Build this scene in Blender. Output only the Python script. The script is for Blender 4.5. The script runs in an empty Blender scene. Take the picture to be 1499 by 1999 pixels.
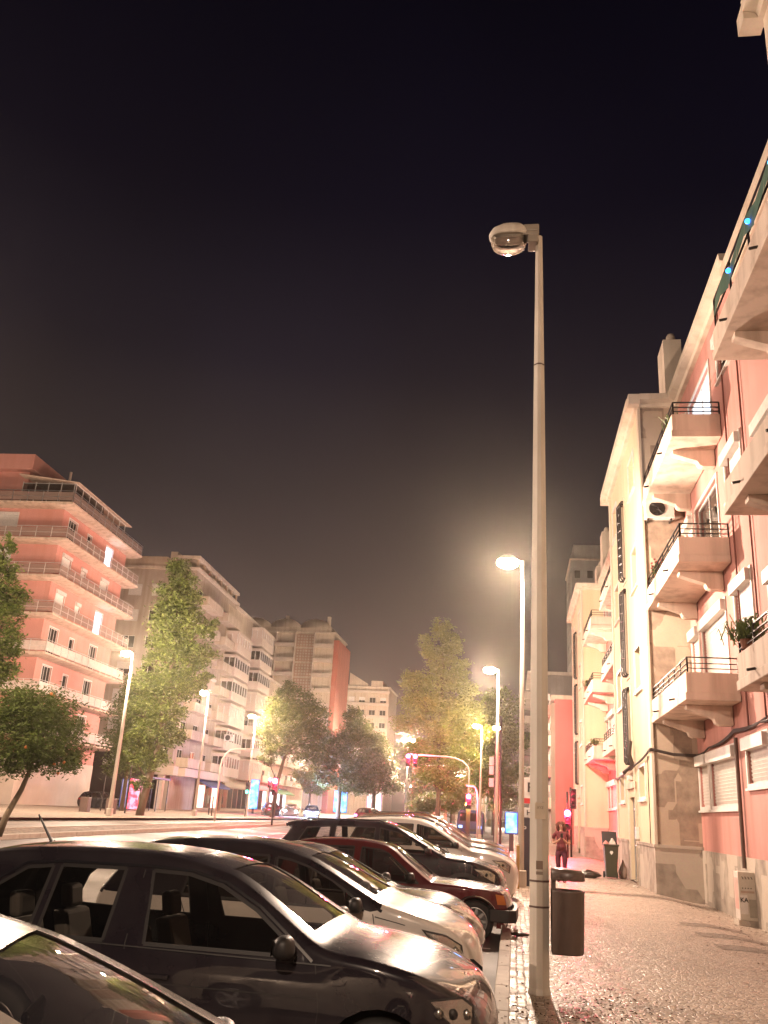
import bpy, bmesh, math, random
from mathutils import Vector, Matrix, noise
from mathutils.geometry import delaunay_2d_cdt
random.seed(7)
S = bpy.context.scene
COL = S.collection
V = Vector
R_ = math.radians

# ------------------------------------------------------------------ camera
cam_d = bpy.data.cameras.new('camera'); cam = bpy.data.objects.new('camera', cam_d); COL.objects.link(cam)
S.camera = cam
cam_d.sensor_fit = 'VERTICAL'; cam_d.sensor_height = 36; cam_d.lens = 36 * 1697 / 1999
cam_d.clip_start = 0.05; cam_d.clip_end = 2000
EYE = 1.6
_f = 1697.0
_up = V((1051 - 749.5, 3925 + 999.5, -_f)).normalized()
_fw = V((1002 - 749.5, -(1601 - 999.5), -_f)).normalized()
_fw = (_fw - _up * _fw.dot(_up)).normalized(); _rt = _fw.cross(_up)
M = Matrix((_rt, _fw, _up)).to_4x4(); M.translation = V((0, 0, EYE))
cam.matrix_world = M

# ------------------------------------------------------------------ night sky
w = bpy.data.worlds.new('World'); S.world = w; w.use_nodes = True
nt = w.node_tree; nt.nodes.clear()
wo = nt.nodes.new('ShaderNodeOutputWorld'); bg = nt.nodes.new('ShaderNodeBackground')
tc = nt.nodes.new('ShaderNodeTexCoord'); sx = nt.nodes.new('ShaderNodeSeparateXYZ'); cr = nt.nodes.new('ShaderNodeValToRGB')
nt.links.new(tc.outputs['Generated'], sx.inputs[0]); nt.links.new(sx.outputs['Z'], cr.inputs[0])
nz = nt.nodes.new('ShaderNodeTexNoise'); nz.inputs['Scale'].default_value = 2.2; nz.inputs['Detail'].default_value = 6; nt.links.new(tc.outputs['Generated'], nz.inputs['Vector'])
nr = nt.nodes.new('ShaderNodeMapRange'); nr.inputs[1].default_value = .3; nr.inputs[2].default_value = .7; nr.inputs[3].default_value = .72; nr.inputs[4].default_value = 1.25; nt.links.new(nz.outputs[0], nr.inputs[0])
vm = nt.nodes.new('ShaderNodeVectorMath'); vm.operation = 'SCALE'; nt.links.new(cr.outputs[0], vm.inputs[0]); nt.links.new(nr.outputs[0], vm.inputs['Scale'])
nt.links.new(vm.outputs[0], bg.inputs[0]); nt.links.new(bg.outputs[0], wo.inputs[0])
e = cr.color_ramp.elements
e[0].position = 0.0; e[0].color = (.095, .056, .046, 1)
e[1].position = .85; e[1].color = (.0003, .0003, .0016, 1)
for p, c in ((.12, (.066, .041, .036)), (.22, (.042, .028, .026)), (.34, (.021, .015, .0155)), (.47, (.0075, .0056, .0092)), (.62, (.0020, .0015, .0046))):
    k = e.new(p); k.color = (*c, 1)
bg.inputs[1].default_value = .40

# ------------------------------------------------------------------ exposure
S.view_settings.view_transform = 'Standard'; S.view_settings.look = 'None'
S.view_settings.exposure = 1.95; S.view_settings.gamma = 1.0
S.render.engine = 'CYCLES'
cy = S.cycles
cy.use_denoising = True; cy.sample_clamp_indirect = 4.0; cy.sample_clamp_direct = 0
cy.max_bounces = 6; cy.diffuse_bounces = 4; cy.glossy_bounces = 3; cy.transparent_max_bounces = 14; cy.transmission_bounces = 4
cy.caustics_reflective = False; cy.caustics_refractive = False
WARM = (1.0, .74, .56)
LAMP_W = 3000.0

def lamp_light(name, parent, loc, power, color=WARM, r=.16, spot=False):
    d = bpy.data.lights.new(name, 'SPOT' if spot else 'POINT')
    if spot: d.spot_size = R_(168); d.spot_blend = .75
    d.energy = power; d.color = color; d.shadow_soft_size = r
    o = bpy.data.objects.new(name, d); COL.objects.link(o); o.parent = parent; o.location = loc
    return o

# ------------------------------------------------------------------ materials
_m = {}
class NG:
    def __init__(s, name):
        s.m = bpy.data.materials.new(name); s.m.use_nodes = True; s.t = s.m.node_tree
        s.b = s.t.nodes['Principled BSDF']; s.n = s.t.nodes; s.l = s.t.links
    def tex(s, kind, scale, detail=3, coord='Object', vec=None, **kw):
        t = s.n.new(kind)
        if 'Scale' in t.inputs: t.inputs['Scale'].default_value = scale
        if 'Detail' in t.inputs: t.inputs['Detail'].default_value = detail
        for k, v in kw.items(): setattr(t, k, v)
        if vec is None:
            c = s.n.new('ShaderNodeTexCoord'); vec = c.outputs[coord]
        s.l.new(vec, t.inputs['Vector']); return t
    def coord(s, scale=(1, 1, 1), coord='Object'):
        c = s.n.new('ShaderNodeTexCoord'); mp = s.n.new('ShaderNodeMapping'); mp.inputs['Scale'].default_value = scale
        s.l.new(c.outputs[coord], mp.inputs[0]); return mp.outputs[0]
    def ramp(s, src, stops):
        r = s.n.new('ShaderNodeValToRGB'); e = r.color_ramp.elements
        while len(e) > 1: e.remove(e[0])
        e[0].position = stops[0][0]; e[0].color = (*stops[0][1], 1) if hasattr(stops[0][1], '__len__') else (stops[0][1],) * 3 + (1,)
        for p, c in stops[1:]:
            k = e.new(p); k.color = (*c, 1) if hasattr(c, '__len__') else (c, c, c, 1)
        s.l.new(src, r.inputs[0]); return r.outputs[0]
    def mix(s, fac, a, b, mode='MIX'):
        x = s.n.new('ShaderNodeMix'); x.data_type = 'RGBA'; x.blend_type = mode
        for i, v in ((0, fac), (6, a), (7, b)):
            if hasattr(v, 'links'): s.l.new(v, x.inputs[i])
            else: x.inputs[i].default_value = v if not hasattr(v, '__len__') else (*v[:3], 1)
        return x.outputs[2]
    def base(s, v):
        if hasattr(v, 'links'): s.l.new(v, s.b.inputs['Base Color'])
        else: s.b.inputs['Base Color'].default_value = (*v, 1)
    def bump(s, src, strength=.3, dist=.02):
        b = s.n.new('ShaderNodeBump'); b.inputs['Strength'].default_value = strength; b.inputs['Distance'].default_value = dist
        s.l.new(src, b.inputs['Height']); s.l.new(b.outputs[0], s.b.inputs['Normal'])
    def set(s, **kw):
        for k, v in kw.items(): s.b.inputs[k.replace('_', ' ')].default_value = v
        return s

def paint(name, col, rough=.85, grime=.35, streak=.25, scale=1.0, coord='Object', bump=.12):
    if name in _m: return _m[name]
    g = NG(name); g.set(Roughness=rough)
    big = g.tex('ShaderNodeTexNoise', .55 * scale, 5, coord)
    st = g.tex('ShaderNodeTexNoise', 1.0, 4, vec=g.coord((2.2 * scale, 2.2 * scale, .16 * scale), coord))
    fine = g.tex('ShaderNodeTexNoise', 26 * scale, 4, coord)
    c1 = g.mix(g.ramp(big.outputs[0], [(.35, 0.0), (.75, 1.0)]), col, tuple(x * (1 - grime) for x in col))
    c2 = g.mix(g.ramp(st.outputs[0], [(.45, 0.0), (.72, 1.0)]), c1, tuple(x * (1 - streak) * k for x, k in zip(col, (1, .95, .9))))
    c3 = g.mix(.10, c2, fine.outputs[1], 'OVERLAY')
    g.base(c3); g.bump(fine.outputs[0], bump, .006)
    _m[name] = g.m; return g.m

def simple(name, col, rough=.5, metal=0.0, coat=0.0, bumps=0.0):
    if name in _m: return _m[name]
    g = NG(name); g.set(Roughness=rough, Metallic=metal); g.b.inputs['Coat Weight'].default_value = coat
    n = g.tex('ShaderNodeTexNoise', 7, 4)
    g.base(g.mix(g.ramp(n.outputs[0], [(.3, 0.0), (.8, 1.0)]), col, tuple(x * .78 for x in col)))
    if bumps:
        f = g.tex('ShaderNodeTexNoise', 60, 3); g.bump(f.outputs[0], bumps, .004)
    _m[name] = g.m; return g.m

def emis(name, col, strength, col2=None):
    if name in _m: return _m[name]
    g = NG(name); g.base((.02, .02, .02)); g.b.inputs['Emission Strength'].default_value = strength
    if col2:
        n = g.tex('ShaderNodeTexNoise', 2.5, 2); c = g.mix(g.ramp(n.outputs[0], [(.42, 0.0), (.58, 1.0)]), col, col2)
        g.l.new(c, g.b.inputs['Emission Color'])
    else: g.b.inputs['Emission Color'].default_value = (*col, 1)
    _m[name] = g.m; return g.m

def carpaint(name, col, metal=.4, rough=.32, coat=1.0):
    if name in _m: return _m[name]
    g = NG(name); g.set(Metallic=metal, Roughness=rough); g.b.inputs['Coat Weight'].default_value = coat; g.b.inputs['Coat Roughness'].default_value = .03; g.b.inputs['Specular IOR Level'].default_value = .10
    n = g.tex('ShaderNodeTexNoise', 3, 5); d = g.tex('ShaderNodeTexNoise', 240, 2)
    c = g.mix(g.ramp(n.outputs[0], [(.4, 0.0), (.85, 1.0)]), col, tuple(x * .8 + .02 for x in col))
    g.base(c); g.l.new(g.ramp(n.outputs[0], [(.35, rough - .06), (.8, rough + .14)]), g.b.inputs['Roughness'])
    g.bump(d.outputs[0], .02, .001)
    _m[name] = g.m; return g.m

def glassy(name, tint=(.55, .6, .58), refl=(1, 1, 1), trans=.8, rough=.02, body=(.03, .035, .035)):
    if name in _m: return _m[name]
    m = bpy.data.materials.new(name); m.use_nodes = True; t = m.node_tree; t.nodes.clear()
    o = t.nodes.new('ShaderNodeOutputMaterial'); mx = t.nodes.new('ShaderNodeMixShader'); tr = t.nodes.new('ShaderNodeBsdfTransparent')
    gl = t.nodes.new('ShaderNodeBsdfGlossy'); fr = t.nodes.new('ShaderNodeFresnel'); df = t.nodes.new('ShaderNodeBsdfDiffuse'); m2 = t.nodes.new('ShaderNodeMixShader')
    fr.inputs[0].default_value = 1.55; gl.inputs[0].default_value = (*refl, 1); gl.inputs[1].default_value = rough
    tr.inputs[0].default_value = (*tint, 1); df.inputs[0].default_value = (*body, 1); m2.inputs[0].default_value = 1 - trans
    t.links.new(tr.outputs[0], m2.inputs[1]); t.links.new(df.outputs[0], m2.inputs[2])
    t.links.new(fr.outputs[0], mx.inputs[0]); t.links.new(m2.outputs[0], mx.inputs[1]); t.links.new(gl.outputs[0], mx.inputs[2]); t.links.new(mx.outputs[0], o.inputs[0])
    _m[name] = m; return m

def mosaic(name, c1, c2, joint, scale, rough=.42, dirt=.35, square=False):
    if name in _m: return _m[name]
    g = NG(name); vec = g.coord((1, 1, 0))
    wob = g.tex('ShaderNodeTexNoise', 1.5, 2, vec=vec)
    vr = g.n.new('ShaderNodeTexVoronoi'); vr.inputs['Scale'].default_value = scale; vr.feature = 'F1'; vr.inputs['Randomness'].default_value = .28 if square else .8
    vr.distance = 'CHEBYCHEV' if square else 'EUCLIDEAN'
    ve = g.n.new('ShaderNodeTexVoronoi'); ve.inputs['Scale'].default_value = scale; ve.feature = 'DISTANCE_TO_EDGE'; ve.inputs['Randomness'].default_value = .28 if square else .8
    g.l.new(vec, vr.inputs['Vector']); g.l.new(vec, ve.inputs['Vector'])
    big = g.tex('ShaderNodeTexNoise', .7, 6, vec=vec)
    sp = g.n.new('ShaderNodeSeparateColor'); g.l.new(vr.outputs['Color'], sp.inputs[0])
    st = g.mix(sp.outputs[0], c1, c2)
    st = g.mix(g.ramp(big.outputs[0], [(.38, 0.0), (.72, dirt)]), st, tuple(x * .42 for x in c1))
    ed = g.ramp(ve.outputs['Distance'], [(0.0, 0.0), (.10, 1.0)])
    g.base(g.mix(ed, joint, st))
    rg = g.ramp(sp.outputs[1], [(0.0, rough - .16), (1.0, rough + .3)])
    g.l.new(rg, g.b.inputs['Roughness'])
    mx = g.n.new('ShaderNodeMath'); mx.operation = 'ADD'; g.l.new(g.ramp(ve.outputs['Distance'], [(0.0, 0.0), (.16, .8), (.4, 1.0)]), mx.inputs[0]); g.l.new(sp.outputs[2], mx.inputs[1])
    g.bump(mx.outputs[0], .7, .008)
    _m[name] = g.m; return g.m

def asphalt(name, col=(.11, .10, .095), rough=.55):
    if name in _m: return _m[name]
    g = NG(name); vec = g.coord((1, 1, 1))
    n1 = g.tex('ShaderNodeTexNoise', .35, 5, vec=vec); n2 = g.tex('ShaderNodeTexNoise', 70, 3, vec=vec)
    n3 = g.tex('ShaderNodeTexNoise', 1.0, 3, vec=g.coord((1.1, .05, 1)))
    c = g.mix(g.ramp(n1.outputs[0], [(.35, 0.0), (.7, 1.0)]), col, tuple(x * .65 for x in col))
    c = g.mix(g.ramp(n3.outputs[0], [(.45, 0.0), (.62, .55)]), c, tuple(x * 1.7 for x in col))
    g.base(g.mix(.2, c, n2.outputs[1], 'OVERLAY')); g.l.new(g.ramp(n1.outputs[0], [(.3, rough - .15), (.7, rough + .2)]), g.b.inputs['Roughness'])
    g.bump(n2.outputs[0], .4, .006); _m[name] = g.m; return g.m

def leafmat(name, c1, c2):
    if name in _m: return _m[name]
    g = NG(name); g.set(Roughness=.5)
    n = g.tex('ShaderNodeTexNoise', .9, 4); n2 = g.tex('ShaderNodeTexNoise', 9, 2)
    c = g.mix(g.ramp(n.outputs[0], [(.35, 0.0), (.65, 1.0)]), c1, c2)
    c = g.mix(g.ramp(n2.outputs[0], [(.3, 0.0), (.7, .6)]), c, tuple(x * 1.35 for x in c2))
    g.base(c)
    tr = g.n.new('ShaderNodeBsdfTranslucent'); g.l.new(c, tr.inputs[0]); mx = g.n.new('ShaderNodeMixShader'); mx.inputs[0].default_value = .34
    out = [x for x in g.n if x.type == 'OUTPUT_MATERIAL'][0]
    g.l.new(g.b.outputs[0], mx.inputs[1]); g.l.new(tr.outputs[0], mx.inputs[2]); g.l.new(mx.outputs[0], out.inputs[0])
    _m[name] = g.m; return g.m

def patchy(name, base, light, dark, scale=1.0):
    """old cement render with rectangular repair patches"""
    if name in _m: return _m[name]
    g = NG(name); g.set(Roughness=.92)
    vec = g.coord((.9 * scale, .9 * scale, .55 * scale))
    v = g.n.new('ShaderNodeTexVoronoi'); v.distance = 'CHEBYCHEV'; v.inputs['Scale'].default_value = 1.3; v.inputs['Randomness'].default_value = .8; g.l.new(vec, v.inputs['Vector'])
    sp = g.n.new('ShaderNodeSeparateColor'); g.l.new(v.outputs['Color'], sp.inputs[0])
    n = g.tex('ShaderNodeTexNoise', 2.2 * scale, 7); f = g.tex('ShaderNodeTexNoise', 30, 4)
    c = g.mix(g.ramp(n.outputs[0], [(.35, 0.0), (.7, 1.0)]), base, dark)
    c = g.mix(g.ramp(sp.outputs[0], [(.62, 0.0), (.64, .8)]), c, light)
    c = g.mix(.15, c, f.outputs[1], 'OVERLAY')
    g.base(c); g.bump(n.outputs[0], .4, .02); _m[name] = g.m; return g.m

PINK = (.50, .235, .205); CREAM = (.60, .49, .34)
M_pink = paint('pink_plaster', PINK, grime=.24, streak=.26)
M_cream = paint('cream_plaster', CREAM, grime=.14, streak=.12)
M_trim = paint('pale_trim_plaster', (.62, .53, .43), grime=.3, streak=.3)
M_balc = paint('balcony_plaster', (.68, .56, .47), grime=.12, streak=.38, scale=1.3)
M_dado = patchy('stone_dado', (.34, .29, .24), (.42, .36, .30), (.20, .165, .135), 1.4)
M_gable = patchy('old_cement_render', (.33, .25, .19), (.44, .35, .27), (.20, .15, .115), 1.7)
M_roof = simple('roof_felt', (.16, .10, .08), .9)
M_iron = simple('dark_iron', (.03, .024, .022), .45, .3)
M_white = simple('white_paint', (.60, .565, .53), .5)
M_shut = simple('shutter_plastic', (.60, .56, .52), .5)
M_dark = simple('dark_opening', (.02, .018, .018), .6)
M_glass = glassy('window_glass', (.5, .5, .48), trans=.6, body=(.03, .026, .024))
M_alu = simple('aluminium', (.5, .5, .5), .35, .8)
M_conc = paint('galvanised_pole', (.64, .58, .50), .55, grime=.3, streak=.35, scale=2.5)
M_rub = simple('rubber', (.018, .018, .018), .75)
M_cable = simple('cable_black', (.035, .022, .018), .7)
M_brown = simple('brown_pipe', (.11, .065, .05), .6)
M_bark = simple('bark', (.13, .095, .06), .9, bumps=.8)
M_lamp = emis('sodium_lamp', (1.0, .78, .5), 40.0)
def bowl(name, col, strength, clear):
    m = bpy.data.materials.new(name); m.use_nodes = True; t = m.node_tree; t.nodes.clear()
    o = t.nodes.new('ShaderNodeOutputMaterial'); a = t.nodes.new('ShaderNodeAddShader'); e = t.nodes.new('ShaderNodeEmission'); tr = t.nodes.new('ShaderNodeBsdfTransparent')
    tr.inputs[0].default_value = (clear,) * 3 + (1,); e.inputs[0].default_value = (*col, 1); e.inputs[1].default_value = strength
    t.links.new(e.outputs[0], a.inputs[0]); t.links.new(tr.outputs[0], a.inputs[1]); t.links.new(a.outputs[0], o.inputs[0]); return m
M_lamp = bowl('sodium_lamp_bowl', (1.0, .78, .5), 30.0, .85)
M_winlit = emis('window_light', (.75, .85, 1.0), 1.7, (.95, .9, .85))
M_bluead = emis('blue_advert_light', (.01, .16, .9), 1.5, (.12, .5, 1.0))
M_blueled = emis('blue_led', (.01, .16, 1.0), 4.0)
M_redsig = emis('red_signal_light', (1.0, .04, .16), 45.0)
M_greensig = emis('green_signal_light', (.05, 1.0, .6), 4.0)
M_whitehl = emis('white_headlight', (.60, .72, 1.0), 160.0)

# ------------------------------------------------------------------ objects
def tag(o, label=None, cat=None, group=None, kind=None):
    if label: o['label'] = label
    if cat: o['category'] = cat
    if group: o['group'] = group
    if kind: o['kind'] = kind
    return o
def thing(name, label, cat, loc=(0, 0, 0), rz=0.0, group=None):
    o = bpy.data.objects.new(name, None); COL.objects.link(o); o.empty_display_size = .2
    o.location = loc; o.rotation_euler = (0, 0, rz)
    return tag(o, label, cat, group)
def link(name, me, parent=None, mat=None, label=None):
    o = bpy.data.objects.new(name, me); COL.objects.link(o)
    if parent: o.parent = parent
    if mat is not None: o.matrix_local = mat
    if label: o['label'] = label
    return o
def copy_tree(o, parent=None):
    c = o.copy(); COL.objects.link(c); c.parent = parent
    for ch in [x for x in bpy.data.objects if x.parent == o]: copy_tree(ch, c)
    return c

class MB:
    def __init__(s): s.v = []; s.f = []; s.mi = []; s.cur = 0; s.sm = []; s.smooth = False
    def add(s, vs, fs, mi=None):
        b = len(s.v); s.v += [tuple(x) for x in vs]
        for f in fs:
            s.f.append([i + b for i in f]); s.mi.append(s.cur if mi is None else mi); s.sm.append(s.smooth)
        return s
    def quad(s, a, b, c, d, mi=None): return s.add((a, b, c, d), [(0, 1, 2, 3)], mi)
    def ob(s, o, U, W, N, mi=None):
        o = V(o); U = V(U); W = V(W); N = V(N)
        p = [o, o + U, o + U + W, o + W]; p += [x + N for x in p]
        return s.add(p, [(3, 2, 1, 0), (4, 5, 6, 7), (0, 1, 5, 4), (1, 2, 6, 5), (2, 3, 7, 6), (3, 0, 4, 7)], mi)
    def box(s, x0, y0, z0, x1, y1, z1, mi=None):
        return s.ob((x0, y0, z0), (x1 - x0, 0, 0), (0, y1 - y0, 0), (0, 0, z1 - z0), mi)
    def tube(s, pts, r, n=8, cap=True, mi=None):
        pts = [V(p) for p in pts]; rs = r if hasattr(r, '__len__') else [r] * len(pts)
        b = []; ref = V((0, 0, 1))
        for i, p in enumerate(pts):
            d = (pts[min(i + 1, len(pts) - 1)] - pts[max(i - 1, 0)]).normalized()
            a = ref if abs(d.dot(ref)) < .93 else V((1, 0, 0))
            if i and abs(d.dot(prev)) < .93: a = prev
            u = d.cross(a).normalized(); w_ = u.cross(d)
            prev = w_
            for k in range(n):
                t = 2 * math.pi * k / n; b.append(p + (u * math.cos(t) + w_ * math.sin(t)) * rs[i])
        f = [(i * n + k, i * n + (k + 1) % n, (i + 1) * n + (k + 1) % n, (i + 1) * n + k) for i in range(len(pts) - 1) for k in range(n)]
        if cap: f += [tuple(range(n - 1, -1, -1)), tuple((len(pts) - 1) * n + k for k in range(n))]
        return s.add(b, f, mi)
    def lathe(s, prof, c=(0, 0, 0), n=24, axis='z', mi=None):
        c = V(c); vs = []
        for (r, h) in prof:
            for k in range(n):
                t = 2 * math.pi * k / n; a, b_ = r * math.cos(t), r * math.sin(t)
                vs.append(c + (V((a, b_, h)) if axis == 'z' else V((a, h, b_)) if axis == 'y' else V((h, a, b_))))
        f = [(i * n + k, i * n + (k + 1) % n, (i + 1) * n + (k + 1) % n, (i + 1) * n + k) for i in range(len(prof) - 1) for k in range(n)]
        return s.add(vs, f, mi)
    def prism(s, poly, O, U, W, N, mi=None):
        """poly in (u,w) extruded along N"""
        O = V(O); U = V(U); W = V(W); N = V(N); n = len(poly)
        a = [O + U * p[0] + W * p[1] for p in poly]; b = [p + N for p in a]
        return s.add(a + b, [tuple(range(n - 1, -1, -1)), tuple(range(n, 2 * n))] + [(i, (i + 1) % n, n + (i + 1) % n, n + i) for i in range(n)], mi)
    def wall(s, O, U, W, N, Lu, Lw, ops=(), depth=.14, mi=None, rev=None):
        """wall in plane O+u*U+w*W with openings (u0,w0,u1,w1) and their reveals, N outward"""
        O = V(O); U = V(U); W = V(W); N = V(N)
        us = sorted({0, Lu, *[o[0] for o in ops], *[o[2] for o in ops]}); ws = sorted({0, Lw, *[o[1] for o in ops], *[o[3] for o in ops]})
        P = lambda u, w_, d=0: O + U * u + W * w_ - N * d
        for i in range(len(us) - 1):
            for j in range(len(ws) - 1):
                cu = (us[i] + us[i + 1]) / 2; cw = (ws[j] + ws[j + 1]) / 2
                if any(o[0] < cu < o[2] and o[1] < cw < o[3] for o in ops): continue
                s.quad(P(us[i], ws[j]), P(us[i + 1], ws[j]), P(us[i + 1], ws[j + 1]), P(us[i], ws[j + 1]), mi)
        for (a, b, c, d) in ops:
            for q in ((P(a, b), P(a, b, depth), P(c, b, depth), P(c, b)), (P(a, d), P(c, d), P(c, d, depth), P(a, d, depth)),
                      (P(a, b), P(a, d), P(a, d, depth), P(a, b, depth)), (P(c, b), P(c, b, depth), P(c, d, depth), P(c, d))):
                s.quad(*q, rev if rev is not None else mi)
        return s
    def mesh(s, name, mats):
        me = bpy.data.meshes.new(name); me.from_pydata(s.v, [], s.f)
        for m in (mats if isinstance(mats, (list, tuple)) else [mats]): me.materials.append(m)
        me.polygons.foreach_set('material_index', s.mi); me.polygons.foreach_set('use_smooth', s.sm)
        me.validate(); me.update(); return me
    def build(s, name, mats, parent=None, bevel=0, fix=True, label=None):
        me = s.mesh(name, mats)
        if fix:
            bm = bmesh.new(); bm.from_mesh(me); bmesh.ops.recalc_face_normals(bm, faces=bm.faces); bm.to_mesh(me); bm.free()
        o = link(name, me, parent, label=label)
        if bevel:
            b = o.modifiers.new('bevel', 'BEVEL'); b.width = bevel; b.segments = 2; b.limit_method = 'ANGLE'
        return o
def slab(name, mats, parent, x0, y0, z0, x1, y1, z1, bevel=0, label=None):
    return MB().box(x0, y0, z0, x1, y1, z1).build(name, mats, parent, bevel, label=label)

def text_mesh(txt, size, ext=.01, bold=.0):
    c = bpy.data.curves.new('lettering', 'FONT'); c.body = txt; c.size = size; c.extrude = ext; c.offset = bold; c.align_x = 'CENTER'; c.align_y = 'CENTER'
    o = bpy.data.objects.new('tmp', c); COL.objects.link(o)
    me = bpy.data.meshes.new_from_object(o.evaluated_get(bpy.context.evaluated_depsgraph_get())); bpy.data.objects.remove(o); return me
def lettering(txt, size, mat, parent, M4, ext=.01, bold=0.0, name='lettering'):
    me = text_mesh(txt, size, ext, bold); me.materials.clear(); me.materials.append(mat)
    return link(name, me, parent, M4)
def frame_m(O, U, W, N):
    U = V(U); W = V(W); N = V(N); m = Matrix((U, W, N)).transposed().to_4x4(); m.translation = V(O); return m

# ------------------------------------------------------------------ ground
def sstep(t): t = max(0, min(1, t)); return t * t * (3 - 2 * t)
def gz(x, y=0):
    if x > -.3: return -.19 * sstep((x - 3.4) / 1.5) if y < 60 else 0.0
    return .53 * sstep((-6.5 - x) / 12.0)
def sheet(name, xs, ys, off, mat, label=None, cat=None, shift=0.0):
    """grid of ground following the terrain; x drifts to the left by shift per metre of y"""
    mb = MB(); nx = len(xs); mb.smooth = True
    vs = [(x - shift * y, y, gz(x - shift * y, y) + off) for y in ys for x in xs]
    fs = [(j * nx + i, j * nx + i + 1, (j + 1) * nx + i + 1, (j + 1) * nx + i) for j in range(len(ys) - 1) for i in range(nx - 1)]
    mb.add(vs, fs); o = mb.build(name, mat, fix=False); tag(o, kind='structure'); return o
def rng(a, b, n): return [a + (b - a) * i / n for i in range(n + 1)]

M_asph = asphalt('road_asphalt'); M_park = asphalt('parking_asphalt', (.12, .10, .09), .6)
M_stone = mosaic('limestone_mosaic', (.54, .43, .355), (.37, .29, .235), (.13, .095, .07), 16.0, .42)
M_sett = mosaic('square_setts', (.44, .35, .28), (.28, .22, .17), (.06, .045, .035), 12.0, .4, .5, True)
M_kerb = simple('kerb_stone', (.42, .36, .30), .7, bumps=.5)
M_line = simple('road_paint', (.62, .60, .56), .6)
YS = [-14, -6, 0, 5, 10, 15, 20, 25, 30, 35, 40, 50, 60, 61, 75, 90, 120, 160, 220, 320, 480]
g0 = sheet('ground', rng(-420, -60, 12) + rng(-55, 8, 63) + rng(12, 300, 14), YS + [700], -.30, asphalt('far_ground', (.08, .075, .07)))
sheet('parking_lane', rng(-5.2, -.17, 6), YS[:17], -.12, M_park)
sheet('road', rng(-13.4, -5.0, 8), YS, -.116, M_asph, shift=.032)
sheet('far_road', rng(-19.2, -14.6, 6), YS, -.118, asphalt('far_road_asphalt', (.20, .17, .14), .5), shift=.032)
SW = MB()
sheet('pavement', rng(.42, 5.6, 20), YS[:18], .0, M_stone)
sheet('sett_strip', rng(-.02, .42, 2), YS[:18], .004, M_sett)
sheet('far_pavement', rng(-52, -19.4, 20), YS, .015, mosaic('far_pavement_stone', (.44, .36, .28), (.34, .27, .21), (.16, .12, .09), 7, .6), shift=.0)
for nm, x0, x1, sh in (('kerb', -.17, -.02, 0.0), ('median_kerb', -14.75, -14.55, .032), ('median_kerb', -13.45, -13.25, .032), ('far_kerb', -19.45, -19.2, .032)):
    mb = MB()
    ys = YS[:18]
    for i in range(len(ys) - 1):
        n = max(1, int((ys[i + 1] - ys[i]) / 1.1)) if ys[i] < 60 else 2
        for k in range(n):
            a = ys[i] + (ys[i + 1] - ys[i]) * k / n; b = ys[i] + (ys[i + 1] - ys[i]) * (k + 1) / n - .012
            za, zb = gz(x0 - sh * a, a), gz(x0 - sh * b, b)
            p = [(x0 - sh * a, a, za - .2), (x1 - sh * a, a, za - .2), (x1 - sh * b, b, zb - .2), (x0 - sh * b, b, zb - .2)]
            q = [(v[0], v[1], v[2] + .208) for v in p]
            mb.add(p + q, [(4, 5, 6, 7), (0, 1, 5, 4), (1, 2, 6, 5), (2, 3, 7, 6), (3, 0, 4, 7)])
    tag(mb.build(nm, M_kerb, bevel=.012), kind='structure')
sheet('median', rng(-14.55, -13.45, 2), YS[:18], -.01, mosaic('median_stone', (.30, .22, .16), (.22, .16, .12), (.1, .08, .06), 6, .8), shift=.032)
# lane markings: dashes near the signal
mk = MB()
for lane in (-8.2, -10.8):
    for k in range(16):
        y = 14 + k * 6.0; x = lane - .032 * y
        p = [(x - .06, y, gz(x) - .108), (x + .06, y, gz(x) - .108), (x + .06 - .1, y + 3, gz(x - .1) - .108), (x - .06 - .1, y + 3, gz(x - .1) - .108)]
        mk.quad(*p)
for k in range(9):
    x = -5.6 - k * .9; y = 47
    mk.quad((x, y, gz(x) - .108), (x + .45, y, gz(x + .45) - .108), (x + .45, y + 3, gz(x + .45) - .108), (x, y + 3, gz(x) - .108))
mk = mk.build('road_markings', M_line); tag(mk, kind='structure')
# parking bay lines
pb = MB()
for k in range(9):
    y = 2.3 + 2.78 * k
    pb.quad((-4.9, y, -.112), (-.3, y, -.112), (-.3, y + .1, -.112), (-4.9, y + .1, -.112))
tag(pb.build('parking_bay_lines', M_line), kind='structure')
# darker mosaic strips laid over the limestone pavement
M_strip = mosaic('dark_strip_mosaic', (.26, .20, .155), (.20, .155, .12), (.10, .075, .055), 16.0, .5)
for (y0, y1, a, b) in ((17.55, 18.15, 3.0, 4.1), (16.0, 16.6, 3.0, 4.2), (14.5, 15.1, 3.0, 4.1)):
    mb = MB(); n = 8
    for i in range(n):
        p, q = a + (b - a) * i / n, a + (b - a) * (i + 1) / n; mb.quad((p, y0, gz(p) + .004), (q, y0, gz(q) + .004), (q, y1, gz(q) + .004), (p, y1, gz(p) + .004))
    tag(mb.build('pavement_strip', M_strip, fix=False), kind='structure')
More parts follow.
